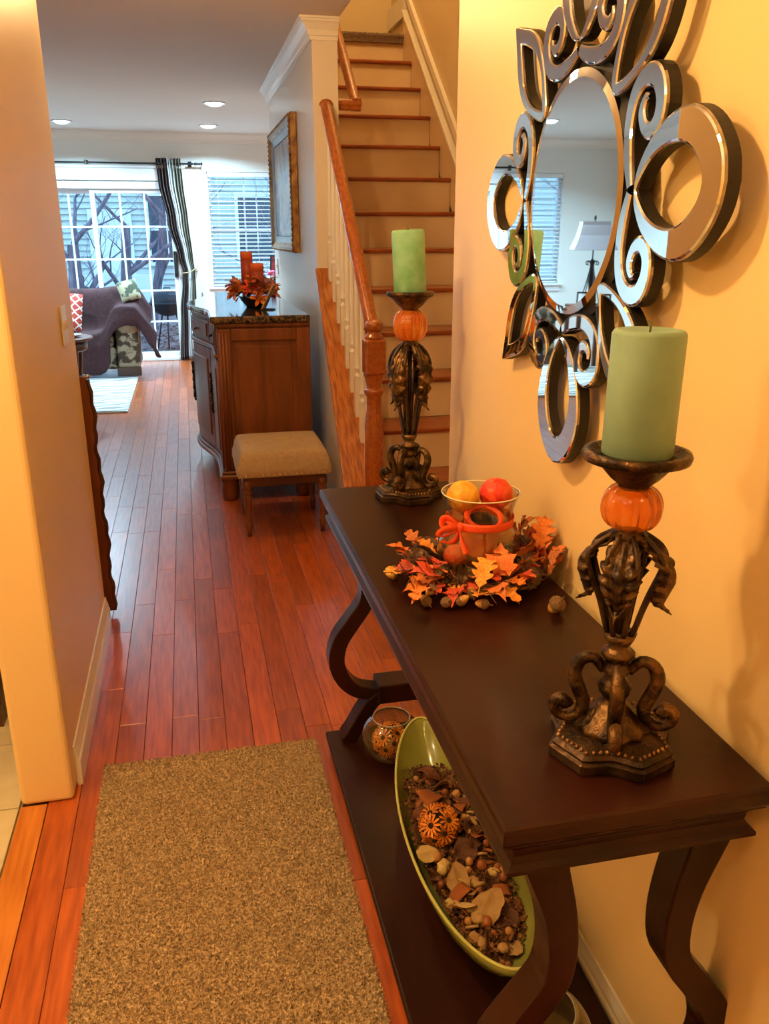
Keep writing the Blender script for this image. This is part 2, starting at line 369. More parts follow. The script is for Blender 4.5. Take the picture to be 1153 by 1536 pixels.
# ---- baseboards
def baseb(name, p0, p1, nrm, h=.125, t=.016):
    p0 = Vector(p0); p1 = Vector(p1); n = Vector(nrm); pr = [(0, 0), (t, 0), (t, h*.62), (t*.72, h*.68), (t*.75, h*.74), (t*.4, h*.9), (t*.3, h), (0, h)]
    k = len(pr); vs = [p0+n*u+Vector((0, 0, v)) for u, v in pr]+[p1+n*u+Vector((0, 0, v)) for u, v in pr]
    b = MB().add(vs, [tuple(range(k)), tuple(range(2*k-1, k-1, -1))]+[(i, (i+1) % k, k+(i+1) % k, k+i) for i in range(k)])
    return struct(b.build(name, MT['trim']))
baseb('baseboard_left', (-.405, 2.20, 0), (-.405, 3.262, 0), (1, 0, 0))
baseb('baseboard_right', (.7145, -1.6, 0), (.7145, 2.295, 0), (-1, 0, 0), h=.10, t=.013)
baseb('baseboard_back', (-.0, BY, 0), (3.2, BY, 0), (0, -1, 0))
baseb('baseboard_back', (-3.5, BY, 0), (-2.0, BY, 0), (0, -1, 0))
baseb('baseboard_stair', (.767, 5.2, 0), (.767, 7.66, 0), (-1, 0, 0))
# ---- sliding door
D = struct(bpy.data.objects.new('door_1', None)); COL.objects.link(D); D.location = (0, BY, 0)
b = MB().box(-1.86, -1.80, -.03, .12, 0, 2.08).box(-.08, -.02, -.03, .12, 0, 2.08).box(-1.80, -.08, -.03, .12, 2.0, 2.08).box(-1.80, -.08, -.03, .12, 0, .04)
b.build('door_frame', MT['white'], D, bevel=.006)
MB().box(-1.96, .06, -.05, .0, 2.09, 2.24).box(-1.98, .08, -.065, .0, 2.225, 2.26).box(-1.93, -1.84, -.02, 0, 0, 2.09).box(-.04, .03, -.02, 0, 0, 2.09).build('door_casing', MT['white'], D, bevel=.006)
def sash(x0, x1, y0, zz0, zz1, cols, rws, rail=.055, th=.035, name='door_panel'):
    b = MB().box(x0, x0+rail, y0, y0+th, zz0, zz1).box(x1-rail, x1, y0, y0+th, zz0, zz1).box(x0+rail, x1-rail, y0, y0+th, zz0, zz0+rail*1.3).box(x0+rail, x1-rail, y0, y0+th, zz1-rail, zz1)
    p = b.build(name, MT['white'], D, bevel=.004)
    w = x1-x0-2*rail; h = zz1-zz0-2.3*rail
    for i in range(1, cols):
        x = x0+rail+w*i/cols; MB().box(x-.010, x+.010, y0+.004, y0+th-.004, zz0+1.3*rail, zz1-rail).build('muntin', MT['white'], p)
    for i in range(1, rws):
        z = zz0+1.3*rail+h*i/rws; MB().box(x0+rail, x1-rail, y0+.006, y0+th-.006, z-.010, z+.010).build('muntin', MT['white'], p)
    MB().box(x0+rail-.005, x1-rail+.005, y0+th/2-.002, y0+th/2+.002, zz0+rail, zz1-rail+.01).build('pane', MT['pane'], p)
    return p
sash(-1.80, -.97, .055, .04, 2.0, 3, 5)
ps = sash(-1.02, -.08, .005, .04, 2.0, 3, 5, rail=.05)
MB().box(-.125, -.085, -.05, .003, 1.0, 1.30).box(-.118, -.092, -.09, -.05, 1.04, 1.07).box(-.118, -.092, -.09, -.05, 1.22, 1.25).box(-.118, -.092, -.10, -.085, 1.04, 1.25).build('handle', MT['blackm'], D, label='dark bronze pull handle', bevel=.004)
# ---- window with blinds
def blind_window(name, x0, x1, z0, z1, tilt, nsl):
    Wn = struct(bpy.data.objects.new(name, None)); COL.objects.link(Wn); Wn.location = (0, BY, 0)
    MB().box(x0, x0+.04, .06, .15, z0, z1).box(x1-.04, x1, .06, .15, z0, z1).box(x0+.04, x1-.04, .06, .15, z1-.04, z1).box(x0+.04, x1-.04, .06, .15, z0, z0+.04).box(x0+.04, x1-.04, .07, .13, (z0+z1)/2-.02, (z0+z1)/2+.02).build('window_frame', MT['white'], Wn)
    xm = (x0+x1)/2; MB().box(xm-.01, xm+.01, .1, .12, z0, z1).box(x0, x1, .1, .12, z0+(z1-z0)*.25, z0+(z1-z0)*.25+.018).box(x0, x1, .1, .12, z0+(z1-z0)*.75, z0+(z1-z0)*.75+.018).build('muntin', MT['white'], Wn)
    MB().box(x0+.03, x1-.03, .108, .112, z0+.03, z1-.03).build('pane', MT['pane'], Wn)
    MB().box(x0-.05, x1+.05, -.045, .06, z0-.03, z0).box(x0-.02, x1+.02, -.018, 0, z0-.10, z0-.03).build('window_sill', MT['white'], Wn, bevel=.005)
    MB().box(x0+.008, x1-.008, .0, .055, z1-.055, z1-.004).build('head_rail', MT['white'], Wn, bevel=.004)
    sm = MB().cbox((0, 0, 0), (x1-x0-.024, .05, .003)).mesh('slat'); sm.materials.append(MT['white'])
    z = z0+.03; dz = (z1-.07-z)/nsl
    for i in range(nsl):
        o = bpy.data.objects.new('slat', sm); COL.objects.link(o); o.parent = Wn; o.location = (xm, .028, z+dz*(i+.5)); o.rotation_euler = (tilt, 0, 0)
    MB().box(x0+.015, x1-.015, .005, .052, z0+.006, z0+.024).build('bottom_rail', MT['white'], Wn, bevel=.003)
    MB().tube([(x0+.12, .0, z1-.06), (x0+.12, .0, z0+.02)], .0015, 5).tube([(x1-.12, .0, z1-.06), (x1-.12, .0, z0+.02)], .0015, 5).build('cord', MT['white'], Wn)
    return Wn
blind_window('window_1', .325, 1.20, .88, 2.20, .12, 26)
blind_window('window_2', -2.76, -2.06, .88, 2.22, .25, 26)
# ---- recessed lights
for i, (x, y) in enumerate(((-1.14, 10.08), (.36, 8.47), (.355, 10.17), (-1.93, 9.2))):
    t = thing('recessed_light', ('round recessed ceiling light above the sofa, leftmost', 'nearest and largest round recessed ceiling light', 'round recessed ceiling light nearest the blind window', 'round recessed ceiling light seen only in the mirror')[i], 'ceiling light', (x, y, ZC), group='recessed living room lights')
    MB().lathe([(.075, -.001), (.105, -.001), (.108, -.006), (.105, -.010), (.085, -.008), (.078, -.004)], n=32, closed=True).build('trim_ring', MT['white'], t)
    MB().lathe([(.0001, -.030), (.04, -.027), (.066, -.018), (.077, -.005), (.0001, -.0012)], n=24).build('lens', mat('can_light_glow', (.75, .90, 1), emit=14), t)
    l = lamp('can_light', 'AREA', (x, y, ZC-.034), P_CAN, COOL, .15, spread=radians(150))
# ---- foyer flush lamp
t = thing('flush_ceiling_lamp', 'domed flush ceiling lamp over the entry hall', 'ceiling light', (-.48, 1.30, ZC))
MB().lathe([(.0001, -.001), (.15, -.001), (.16, -.02), (.15, -.03), (.0001, -.03)], n=32).build('base_plate', MT['bronze'], t)
MB().lathe([(.14, -.031), (.13, -.06), (.09, -.085), (.04, -.098), (.0001, -.10)], n=32).build('glass_dome', mat('warm_dome', (1, .72, .38), emit=5), t)
lamp('foyer_light', 'POINT', (-.48, 1.30, ZC-.16), P_FOYER, WARM, .05)
lamp('entry_light', 'POINT', (-.42, -.25, 2.42), P_HALL, WARM, .05)
lamp('hall_fill_light', 'POINT', (.05, 4.0, ZC-.16), 30, WARM, .08)  # added fill with no known source, warms the near ceiling and stairs
t = thing('flush_ceiling_lamp', 'smaller dome added out of view as housing for the hall fill light', 'ceiling light', (.05, 4.0, ZC))  # unseen dome added only to house the fill light
MB().lathe([(.0001, -.001), (.11, -.001), (.12, -.015), (.11, -.022), (.0001, -.022)], n=32).build('base_plate', MT['bronze'], t)
MB().lathe([(.10, -.023), (.09, -.05), (.06, -.072), (.0001, -.084)], n=32).build('glass_dome', bpy.data.materials['warm_dome'], t)
lamp('dining_light', 'POINT', (-1.9, 1.2, 2.1), 40, (1, .74, .38), .1)
lamp('upstairs_light', 'POINT', (1.25, 6.0, 4.6), P_UP, (1, .66, .28), .12)
# ================================================================== STAIRS
r_, t_, Y0, Z0 = .2308, .283, 4.385, .4845
st = thing('staircase', 'straight flight of cream risers and oak treads rising beside the hall', 'staircase', (1.4, 4.1, 0))
def lo(x0, x1, y0, y1, z0, z1): return (x0-1.4, x1-1.4, y0-4.1, y1-4.1, z0, z1)
for k in range(-1, 12):
    y = Y0+t_*k; z = Z0+r_*k; zb = max(z-r_, 0) if k > -1 else 0
    MB().box(*lo(.915, 1.86, y+.028, y+.045, zb, z-.028)).build('riser', MT['riser'], st)
    if k < 11: MB().box(*lo(.912, 1.862, y, y+t_+.028, z-.028, z)).build('tread', MT['tread'], st, bevel=.011, segs=4)
yl = Y0+t_*11; zl = Z0+r_*11
MB().box(*lo(.915, 1.9, yl+.02, 8.1, zl-.2, zl-.012)).build('landing', MT['riser'], st)
cb = MB().grid(60, 18, lambda u, v: (-.485+.96*u, (yl-4.1)+(-.02+.022*cos(v*pi*1.0) if v < .5 else -.02+(v-.5)*1.0)+.004*noise3(u*60, v*30), zl+.002+(-.06+.12*v if v < .5 else .0)+.005*noise3(u*50, v*40, 3)))
cb.build('carpet_edge', MT['carpet'], st, solid=.02, label='brown pile carpet over the top landing nosing')
# right skirt board and its cap trims on wall x=1.9
sl = r_/t_
def skirt(off0, off1, x0, x1):
    b = MB(); ya, yb = Y0-.3, yl+.02
    pts = [(ya, Z0+(ya-Y0)*sl+off0), (yb, Z0+(yb-Y0)*sl+off0), (yb, Z0+(yb-Y0)*sl+off1), (ya, Z0+(ya-Y0)*sl+off1)]
    return b.prism(pts, lambda u, v, d: (d-1.4, u-4.1, v), x0, x1)
skirt(-.2, .16, 1.862, 1.898).build('skirt_board', MT['riser'], st)
skirt(.15, .175, 1.85, 1.898).build('skirt_molding', MT['trim'], st)
skirt(.27, .33, 1.87, 1.898).build('skirt_cap', MT['trim'], st)
MB().box(*lo(1.87, 1.898, yl+.02, 8.09, zl+.27-.12, zl+.33-.02)).build('skirt_cap', MT['trim'], st)
# knee wall + cap + railing
YA, ZA, YB_, ZB = 5.18, 1.287, 3.99, .30
def kx(y): return .767-.062*(YA-y)/(YA-YB_)
def kz(y): return ZA+(ZB-ZA)*(YA-y)/(YA-YB_)
vs = [(kx(YB_), YB_, 0), (.91, YB_, 0), (.91, YA, 0), (.767, YA, 0), (kx(YB_), YB_, ZB-.02), (.91, YB_, ZB-.02), (.91, YA, ZA-.02), (.767, YA, ZA-.02)]
struct(MB().add(vs, [(0, 3, 2, 1), (4, 5, 6, 7), (0, 1, 5, 4), (1, 2, 6, 5), (2, 3, 7, 6), (3, 0, 4, 7)]).build('wall_knee', MT['wall2']))
rl = thing('stair_railing', 'oak and white stair railing with turned newel on a sloping knee wall', 'railing', (.838, 3.92, 0))
OX, OY = .838, 3.92
vs = [(kx(YB_)-.012, YB_-.02, ZB-.02), (.925, YB_-.02, ZB-.02), (.925, YA, ZA-.02+.016), (.755, YA, ZA-.02+.016)]
vs += [(x, y, z+.024) for x, y, z in vs]; vs = [(x-OX, y-OY, z) for x, y, z in vs]
MB().add(vs, [(0, 3, 2, 1), (4, 5, 6, 7), (0, 1, 5, 4), (1, 2, 6, 5), (2, 3, 7, 6), (3, 0, 4, 7)]).build('sloping_cap', MT['cap'], rl, bevel=.005, label='glossy oak board sloping down the knee wall')
nw = MB()
nw.lathe([(.048, 0), (.048, .62), (.044, .66), (.037, .70), (.037, .76), (.047, .775), (.05, .785), (.047, .795), (.036, .80), (.036, .81), (.043, .84), (.05, .865), (.054, .868)], n=8)
nw.lathe([(.036, 1.03), (.046, 1.034), (.047, 1.042), (.033, 1.055), (.031, 1.066), (.040, 1.074), (.045, 1.088), (.042, 1.104), (.028, 1.116), (.0001, 1.121)], n=24)
nw.build('newel_post', MT['rail'], rl, bevel=.002)
MB().cbox((0, 0, .95), (.098, .098, .165)).build('newel_block', MT['rail'], rl, bevel=.012, segs=3)
def railprof(w=.058, h=.06):
    return [(-w*.32, -h/2), (w*.32, -h/2), (w*.36, -h*.2), (w*.5, -h*.02), (w*.48, h*.2), (w*.3, h*.42), (0, h/2), (-w*.3, h*.42), (-w*.48, h*.2), (-w*.5, -h*.02), (-w*.36, -h*.2)]
def railbar(p0, p1, m, parent, name='handrail', side=(1, 0, 0), **k):
    p0 = Vector(p0); p1 = Vector(p1); s = Vector(side); d = (p1-p0).normalized(); up = s.cross(d); up = up if up.z > 0 else -up
    pr = railprof(**k); n = len(pr); vs = [p0+s*u+up*v for u, v in pr]+[p1+s*u+up*v for u, v in pr]
    return MB().add(vs, [tuple(range(n)), tuple(range(2*n-1, n-1, -1))]+[(i, (i+1) % n, n+(i+1) % n, n+i) for i in range(n)]).build(name, m, parent, bevel=.006, segs=3)
railbar((0, .04, 1.075), (0, YA-OY+.0, 2.185), MT['rail'], rl, w=.066, h=.072)
def railz(y): return 1.075+(2.185-1.075)*(y-OY-.04)/(YA-OY-.04)-.035
for k in range(9):
    y = 4.06+.131*k; zb = kz(y)+.012; zt = railz(y); h = zt-zb
    b = MB().box(-.018, .018, y-OY-.018, y-OY+.018, zb-.008, zb+.20)
    b.lathe([(.018, .20), (.020, .205), (.020, .215), (.011, .222), (.010, .232), (.019, .245), (.019, .255), (.012, .265), (.015, .30), (.0165, .36), (.014, h*.7), (.011, h-.02), (.011, h+.03)], c=(0, y-OY, zb), n=10)
    b.build('baluster', MT['trim'], rl)
# wall handrail upstairs part
wr = thing('wall_handrail', 'short oak handrail with a return, mounted on the stair side of the wall', 'handrail', (1.02, 5.23, 2.2))
railbar((0, 0, 0), (0, 2.2, 2.2*sl), MT['rail'], wr, w=.058, h=.07)
railbar((-.108, .0, -.0), (.026, .0, -.0), MT['rail'], wr, name='rail_return', side=(0, 1, 0), w=.056, h=.06)
# ================================================================== PICTURE
pf = thing('framed_painting', 'tall painting in an ornate gold and brown frame on the stair wall', 'painting', (.767, 6.65, 1.81))
PWd, PHt = 1.42, .87   # along y, z
def frame_ring(w, h, pr, xsign=-1):   # profile (inset, depth) swept round rectangle, in (y,z) plane
    b = MB(); n = len(pr); vs = []
    for sy, sz in ((-1, -1), (1, -1), (1, 1), (-1, 1)):
        for ins, dp in pr: vs.append((xsign*dp, sy*(w/2-ins), sz*(h/2-ins)))
    fs = [(q*n+i, q*n+(i+1) % n, ((q+1) % 4)*n+(i+1) % n, ((q+1) % 4)*n+i) for q in range(4) for i in range(n)]
    return b.add(vs, fs)
MT['goldf'] = mat('gold_frame', (.42, .24, .075), .4, metal=.5, var=(.18, .075, .03), nscale=20, bump=.5, bscale=70)
frame_ring(PWd, PHt, [(0, .004), (0, .04), (.012, .052), (.03, .05), (.05, .036), (.062, .03), (.062, .004)]).build('frame', MT['goldf'], pf)
MT['linerm'] = mat('grey_liner', (.24, .26, .30), .25)
frame_ring(PWd-.12, PHt-.12, [(0, .004), (0, .03), (.045, .018), (.045, .004)]).build('liner', MT['linerm'], pf)
bd = MB().ell((0, 0, 0), (.011, .011, .011), 6, 4).mesh('bead')
bb = MB()
for k in range(40):
    for sz in (-1, 1): bb.ell((-.05, -PWd/2+.02+k*(PWd-.04)/39, sz*(PHt/2-.012)), (.008, .014, .008), 6, 4)
for k in range(26):
    for sy in (-1, 1): bb.ell((-.05, sy*(PWd/2-.012), -PHt/2+.02+k*(PHt-.04)/25), (.008, .008, .013), 6, 4)
bb.build('beading', MT['goldf'], pf)
def paintmat():
    m, nt, b, N, L = nodes('canvas_landscape'); t = N.new('ShaderNodeTexCoord'); mp = N.new('ShaderNodeMapping'); mp.inputs['Scale'].default_value = (1, 1.6, 2.2); L.new(t.outputs['Object'], mp.inputs[0])
    n = N.new('ShaderNodeTexNoise'); n.inputs['Scale'].default_value = 2.2; n.inputs['Detail'].default_value = 7; n.inputs['Distortion'].default_value = .8; L.new(mp.outputs[0], n.inputs[0])
    r = N.new('ShaderNodeValToRGB'); L.new(n.outputs['Fac'], r.inputs[0]); e = r.color_ramp.elements
    e[0].position = .3; e[0].color = (.10, .13, .24, 1); e[1].position = .7; e[1].color = (.50, .38, .22, 1)
    x = e.new(.45); x.color = (.24, .25, .36, 1); x = e.new(.56); x.color = (.42, .40, .40, 1)
    L.new(r.outputs[0], b.inputs['Base Color']); b.inputs['Roughness'].default_value = .25; return m
MB().box(-.016, -.006, -PWd/2+.11, PWd/2-.11, -PHt/2+.11, PHt/2-.11).build('canvas', paintmat(), pf)
# switch plates
def switch(loc, nx, label, gang):
    t = thing('light_switch', label, 'light switch', loc)
    MB().cbox((nx*.0035, 0, 0), (.006, .115 if gang > 1 else .075, .125)).build('plate', MT['trim'], t, bevel=.002)
    for g in range(gang):
        yy = (g-(gang-1)/2)*.046
        MB().cbox((nx*.009, yy, 0), (.006, .012, .026)).build('toggle', MT['trim'], t, bevel=.001)
switch((-.405, 3.0, 1.215), 1, 'cream double light switch plate on the left hall wall', 2)
switch((.767, 7.45, 1.24), -1, 'small white switch plate below the framed painting', 1)
# ================================================================== CONSOLE TABLE
TZ = .76   # nominal; everything on the table is set down on the real top at .82 below
TOP = .82
ct = thing('console_table', 'dark espresso console table with lyre-shaped legs and a low shelf, along the yellow wall', 'console table', (.512, 1.522, 0))
L2 = .734; W2 = .188
def slab(prof, m, name, lbl=None):   # prof: (inset, z) swept around rectangle, capped
    b = MB(); n = len(prof); vs = []
    for ins, z in prof:
        for sx, sy in ((-1, -1), (1, -1), (1, 1), (-1, 1)): vs.append((sx*(W2-ins), sy*(L2-ins), z))
    fs = [(i*4+k, i*4+(k+1) % 4, (i+1)*4+(k+1) % 4, (i+1)*4+k) for i in range(n-1) for k in range(4)]
    fs += [(3, 2, 1, 0), tuple((n-1)*4+k for k in range(4))]
    return b.add(vs, fs).build(name, m, ct, lbl)
slab([(.009, .790), (.003, .792), (0, .797), (0, .812), (.002, .817), (.006, TOP)], MT['espresso'], 'tabletop')
slab([(.016, .736), (.013, .738), (.013, .744), (.021, .750), (.025, .758), (.023, .770), (.015, .780), (.008, .785), (.008, .790)], MT['espresso'], 'apron')
def up(P): return [(x*.919, z*.919+.1215) for x, z in P]
cl = up([(.140, .674), (.124, .62), (.104, .55), (.095, .48), (.103, .415), (.142, .355), (.185, .29), (.198, .22), (.176, .155), (.130, .110), (.060, .092)])
wd = [.066, .056, .047, .043, .042, .044, .046, .046, .044, .040, .036]
ft2 = [(.046, .206), (.078, .180), (.108, .135), (.130, .095), (.152, .060)]; fw = [.034, .038, .040, .040, .044]
def ribbon2(pts, ws, n):
    s = spline([(p[0], p[1], w) for p, w in zip(pts, ws)], n); Lf, Rt = [], []
    for i, (x, y, w) in enumerate(s):
        a = s[max(i-1, 0)]; c = s[min(i+1, n-1)]; d = Vector((c[0]-a[0], c[1]-a[1])); d.normalize(); q = Vector((-d.y, d.x))
        Lf.append((x+q.x*w/2, y+q.y*w/2)); Rt.append((x-q.x*w/2, y-q.y*w/2))
    return Lf, Rt
def ribbon_solid(b, Lf, Rt, fn, d0, d1):
    n = len(Lf); vs = [fn(*p, d0) for p in Lf]+[fn(*p, d0) for p in Rt]+[fn(*p, d1) for p in Lf]+[fn(*p, d1) for p in Rt]; fs = []
    for i in range(n-1):
        fs += [(i, i+1, n+i+1, n+i), (2*n+i, 3*n+i, 3*n+i+1, 2*n+i+1), (i, 2*n+i, 2*n+i+1, i+1), (n+i, n+i+1, 3*n+i+1, 3*n+i)]
    fs += [(0, n, 3*n, 2*n), (n-1, 3*n-1, 4*n-1, 2*n-1)]
    return b.add(vs, fs)
LX = .016
for ye in (-.660, .655):
    for sx in (-1, 1):
        b = MB(); Lf, Rt = ribbon2(cl, wd, 40)
        ribbon_solid(b, Lf, Rt, lambda u, v, d: (LX+sx*u, ye+d, v), -.028, .028)
        b.build('leg', MT['espresso'], ct, bevel=.003)
        b = MB(); Lf, Rt = ribbon2(ft2, fw, 14)
        ribbon_solid(b, Lf, Rt, lambda u, v, d: (LX+sx*u, ye+d, v), -.032, .032)
        b.build('foot', MT['espresso'], ct, bevel=.003)
    MB().cbox((LX, ye, .212), (.125, .085, .060)).build('hub_block', MT['espresso'], ct, bevel=.004)
SHZ = .057
MB().box(-.194, .186, -.715, .705, SHZ-.020, SHZ).build('shelf', MT['espresso'], ct, bevel=.006, segs=3)
MB().box(-.184, .176, -.705, .695, 0, SHZ-.020).build('plinth', MT['espresso'], ct, bevel=.004)

# ================================================================== CANDLESTICKS
def scroll_feet(b, z0, s=1.0):
    for k in range(4):
        a = pi/4+k*pi/2
        P = [(.018, .128), (.034, .146), (.052, .140), (.060, .118), (.052, .092), (.044, .070), (.050, .050), (.068, .042), (.084, .050), (.086, .066), (.074, .072), (.067, .062)]
        pts = spline(P, 34); rr = [.0075+.0035*abs(sin(i/33*pi*1.5)) for i in range(34)]
        b.tube([(r*s*cos(a), r*s*sin(a), z0+z*s) for r, z in pts], rr, 8)
def starf(a):   # four straight corners on the axes, four concave sides on the diagonals
    c = (a+pi/4) % (pi/2)-pi/4; h = radians(19)
    if abs(c) <= h: return cos(h)/cos(c)
    t = (abs(c)-h)/(pi/4-h); return 1-.20*sin(t*pi/2)**1.2
def candlestick(loc, H, hb, label, wax, clean, ch, cr, tilt, rz):
    # H = height of cup rim, hb = height of bundle top
    t = thing('candlestick', label, 'candle holder', loc, rz)
    def star(r, z, n=96):
        out = []
        for k in range(n):
            a = 2*pi*k/n
            q = r*starf(a)
            out.append((q*cos(a), q*sin(a), z))
        return out
    b = MB(); lv = [(.098, 0), (.100, .004), (.100, .016), (.094, .019), (.096, .024), (.090, .029), (.080, .033), (.062, .037), (.0001, .037)]
    vs = []; n = 96
    for r, z in lv: vs += star(r, z)
    b.add(vs, [(i*n+k, i*n+(k+1) % n, (i+1)*n+(k+1) % n, (i+1)*n+k) for i in range(len(lv)-1) for k in range(n)]+[tuple(range(n-1, -1, -1))])
    base = b.build('base', MT['bronze_d'], t)
    b = MB()
    for k in range(56):
        a = 2*pi*k/56; q = .0855*starf(a); b.ell((q*cos(a), q*sin(a), .0315), (.0036, .0036, .004), 6, 4)
    b.build('gadroon_border', MT['gold'], base)
    b = MB(); b.lathe([(.055, .036), (.052, .044), (.040, .052), (.030, .064), (.020, .074), (.014, .080), (.022, .092), (.025, .103), (.018, .114), (.013, .120), (.020, .128), (.022, .136), (.016, .142), (.019, .148), (.024, .154), (.024, .160), (.016, .165), (.014, .168), (.021, .180), (.024, .190), (.0001, .190)], n=24,
                       mod=lambda a, z: 1+(.06*cos(12*a) if z < .08 else .02*cos(8*a)))
    b.build('stem', MT['bronze'], t)
    b = MB(); scroll_feet(b, 0); b.build('scroll_feet', MT['bronze'], t)
    # bundle rods
    zb0 = .178; rm = .054 if hb < .42 else .058
    for k in range(8):
        a = k*pi/4+.2; P = [(.011, zb0), (.020, zb0+.1*(hb-zb0)), (.034, zb0+.4*(hb-zb0)), (rm, zb0+.74*(hb-zb0)), (rm*.92, zb0+.88*(hb-zb0)), (rm*.62, zb0+.97*(hb-zb0)), (.018, hb+.004)]
        pts = spline(P, 22); MB().tube([(r*cos(a), r*sin(a), z) for r, z in pts], .0042, 6).build('rod', MT['bronze_d'], t)
    MB().tube([(0, 0, zb0-.01), (0, 0, hb)], .007, 8).build('core_rod', MT['bronze_d'], t)
    # acanthus leaves
    hh = hb-zb0
    for k in range(4):
        a0 = k*pi/2+.55
        def lf(u, v):
            w = .0255*max(0, sin(pi*(.10+v*.88)))**.6*(.78+.42*(1-((v*6) % 1)))*(1 if v < .97 else .3)
            x = (u-.5)*2; z = hb-.002-v*hh*.66; r = .020+(rm+.010-.020)*sin(min(v*2.1, 1)*pi/2)-(.018*max(0, v-.55)/.45 if v < .86 else .018-(v-.86)*.13)
            r += .0035*cos(x*pi*3)-.006*x*x+.004*sin(v*pi*12)*abs(x)
            ang = a0+x*w/max(r, .02); return (r*cos(ang), r*sin(ang), z+.008*abs(x))
        MB().grid(14, 48, lf).build('acanthus_leaf', MT['bronze'], t, solid=.0022)
    MB().lathe([(.016, hb-.008), (.024, hb-.004), (.026, hb+.002), (.020, hb+.008), (.022, hb+.013), (.018, hb+.017)], n=20).build('collar', MT['bronze'], t)
    pz = (hb+.013+H-.042)/2; ph = (H-.042-hb-.013)/2+.005; pr = .043 if H < .5 else .049
    pu = MB(); prof = [(max(.012, pr*sin(pi*i/14)**.62), -ph*cos(pi*i/14)) for i in range(15)]
    pu.lathe(prof, c=(0, 0, pz), n=60, mod=lambda a, z: .87+.13*abs(cos(5*a))**.6); pu.build('glass_pumpkin', MT['amber'], t, label='ribbed amber glass pumpkin')
    rc = .073 if H < .5 else .066
    MB().lathe([(.012, H-.048), (.020, H-.045), (.022, H-.038), (.034, H-.028), (.048, H-.012), (.056, H-.006), (rc-.002, H-.003), (rc, H+.004), (rc-.002, H+.009), (rc-.010, H+.010), (rc-.016, H+.004), (.0001, H+.003)], n=36,
               mod=lambda a, z: 1+(.015*cos(9*a) if z < H-.004 else 0)).build('cup', MT['bronze'], t)
    t2 = thing('pillar_candle', clean, 'candle', (loc[0], loc[1], loc[2]+H+.004)); t2.rotation_euler = tilt
    pr_ = [(.0001, .0), (cr-.002, 0), (cr, .003), (cr*.997, ch*.5), (cr, ch-.006), (cr-.003, ch-.001), (cr-.008, ch), (cr*.5, ch-.003), (.0001, ch-.004)]
    MB().lathe(pr_, n=40, mod=lambda a, z: 1+.004*noise3(cos(a)*3, sin(a)*3, z*30)).build('wax', wax, t2)
    MB().tube([(0, 0, ch-.006), (.001, 0, ch+.006), (-.002, .001, ch+.012)], .0014, 5).build('wick', MT['wick'], t2)
    return t
candlestick((.578, 1.007, TZ), .452, .340, 'nearer ornate bronze candlestick with leafy stem and amber pumpkin', MT['candle'], 'large sage green pillar candle on the nearer candlestick', .166, .0475, (.0, .012, 0), .35)
candlestick((.598, 2.315, TZ), .580, .445, 'farther, taller bronze candlestick in front of the stairs', MT['candle2'], 'mint green pillar candle on the farther candlestick', .166, .0445, (.02, -.055, 0), .1)

# ================================================================== MIRROR
mr = thing('wall_mirror', 'round sunburst wall mirror framed by mirrored rings, leaves and scrolls', 'mirror', (.762, 1.582, 1.566))
XF = -.042
def cat(pts, n, closed=False):
    if closed:
        m = len(pts); out = []
        for q in range(n):
            t = q/n*m; i = int(t); u = t-i; a, b, c, d = pts[(i-1) % m], pts[i % m], pts[(i+1) % m], pts[(i+2) % m]
            out.append(tuple(.5*((2*b[k])+(-a[k]+c[k])*u+(2*a[k]-5*b[k]+4*c[k]-d[k])*u*u+(-a[k]+3*b[k]-3*c[k]+d[k])*u**3) for k in range(2)))
        return out
    return spline(pts, n)
# local polar: u along radius, v tangential; quarter angle th; a -> -Y, b -> +Z
def place_uv(u, v, th):
    a = 1.011*(u*cos(th)-v*sin(th)); b = 1.011*(u*sin(th)+v*cos(th)); return -a, b
def band(name, outer, inner, th, closed, parent):
    n = len(outer)
    def loops(ins):
        O, I = [], []
        for i in range(n):
            o = Vector(outer[i]); q = Vector(inner[i]); d = q-o; l = d.length
            k = min(ins/l, .45) if l > 1e-6 else 0; O.append(o+d*k); I.append(q-d*k)
        return O, I
    def make(x0, x1, ins0, ins1):
        b = MB(); A = loops(ins0); Bq = loops(ins1); vs = []
        for lp, x in ((A[0], x0), (A[1], x0), (Bq[0], x1), (Bq[1], x1)):
            for p in lp:
                y, z = place_uv(p[0], p[1], th); vs.append((x, y, z))
        m = n if closed else n-1; fs = []
        for i in range(m):
            j = (i+1) % n
            fs += [(i, n+i, n+j, j), (2*n+i, 2*n+j, 3*n+j, 3*n+i), (i, j, 2*n+j, 2*n+i), (n+i, 3*n+i, 3*n+j, n+j)]
        if not closed: fs += [(0, 2*n, 3*n, n), (n-1, 2*n-1, 4*n-1, 3*n-1)]
        b.add(vs, fs); b.sm = [False]*len(b.f); return b
    bk = make(-.018, XF+.004, 0, 0).build(name, MT['black'], parent)
    make(XF+.0042, XF, .0002, .0012).build('metal_edge', MT['trimmetal'], bk)
    make(XF+.0002, XF-.0022, .0016, .0052).build('mirror_strip', MT['mirror'], bk)
    return bk
RO = [(.258, 0), (.264, .030), (.296, .068), (.349, .097), (.405, .106), (.450, .092), (.484, .066), (.507, .034), (.5145, 0)]
RI = [(.266, 0), (.276, .013), (.304, .037), (.341, .053), (.380, .058), (.413, .050), (.440, .032), (.453, .015), (.457, 0)]
def full(P, n):
    up = spline(P, n); return up+[(u, -v) for u, v in reversed(up[1:-1])]
SCR = [(.243, .004, .022), (.228, .045, .030), (.222, .097, .031), (.236, .140, .034), (.268, .161, .036), (.302, .156, .037), (.321, .128, .035), (.318, .098, .033), (.297, .082, .030), (.274, .090, .026), (.263, .112, .024), (.272, .130, .018), (.284, .131, .010)]
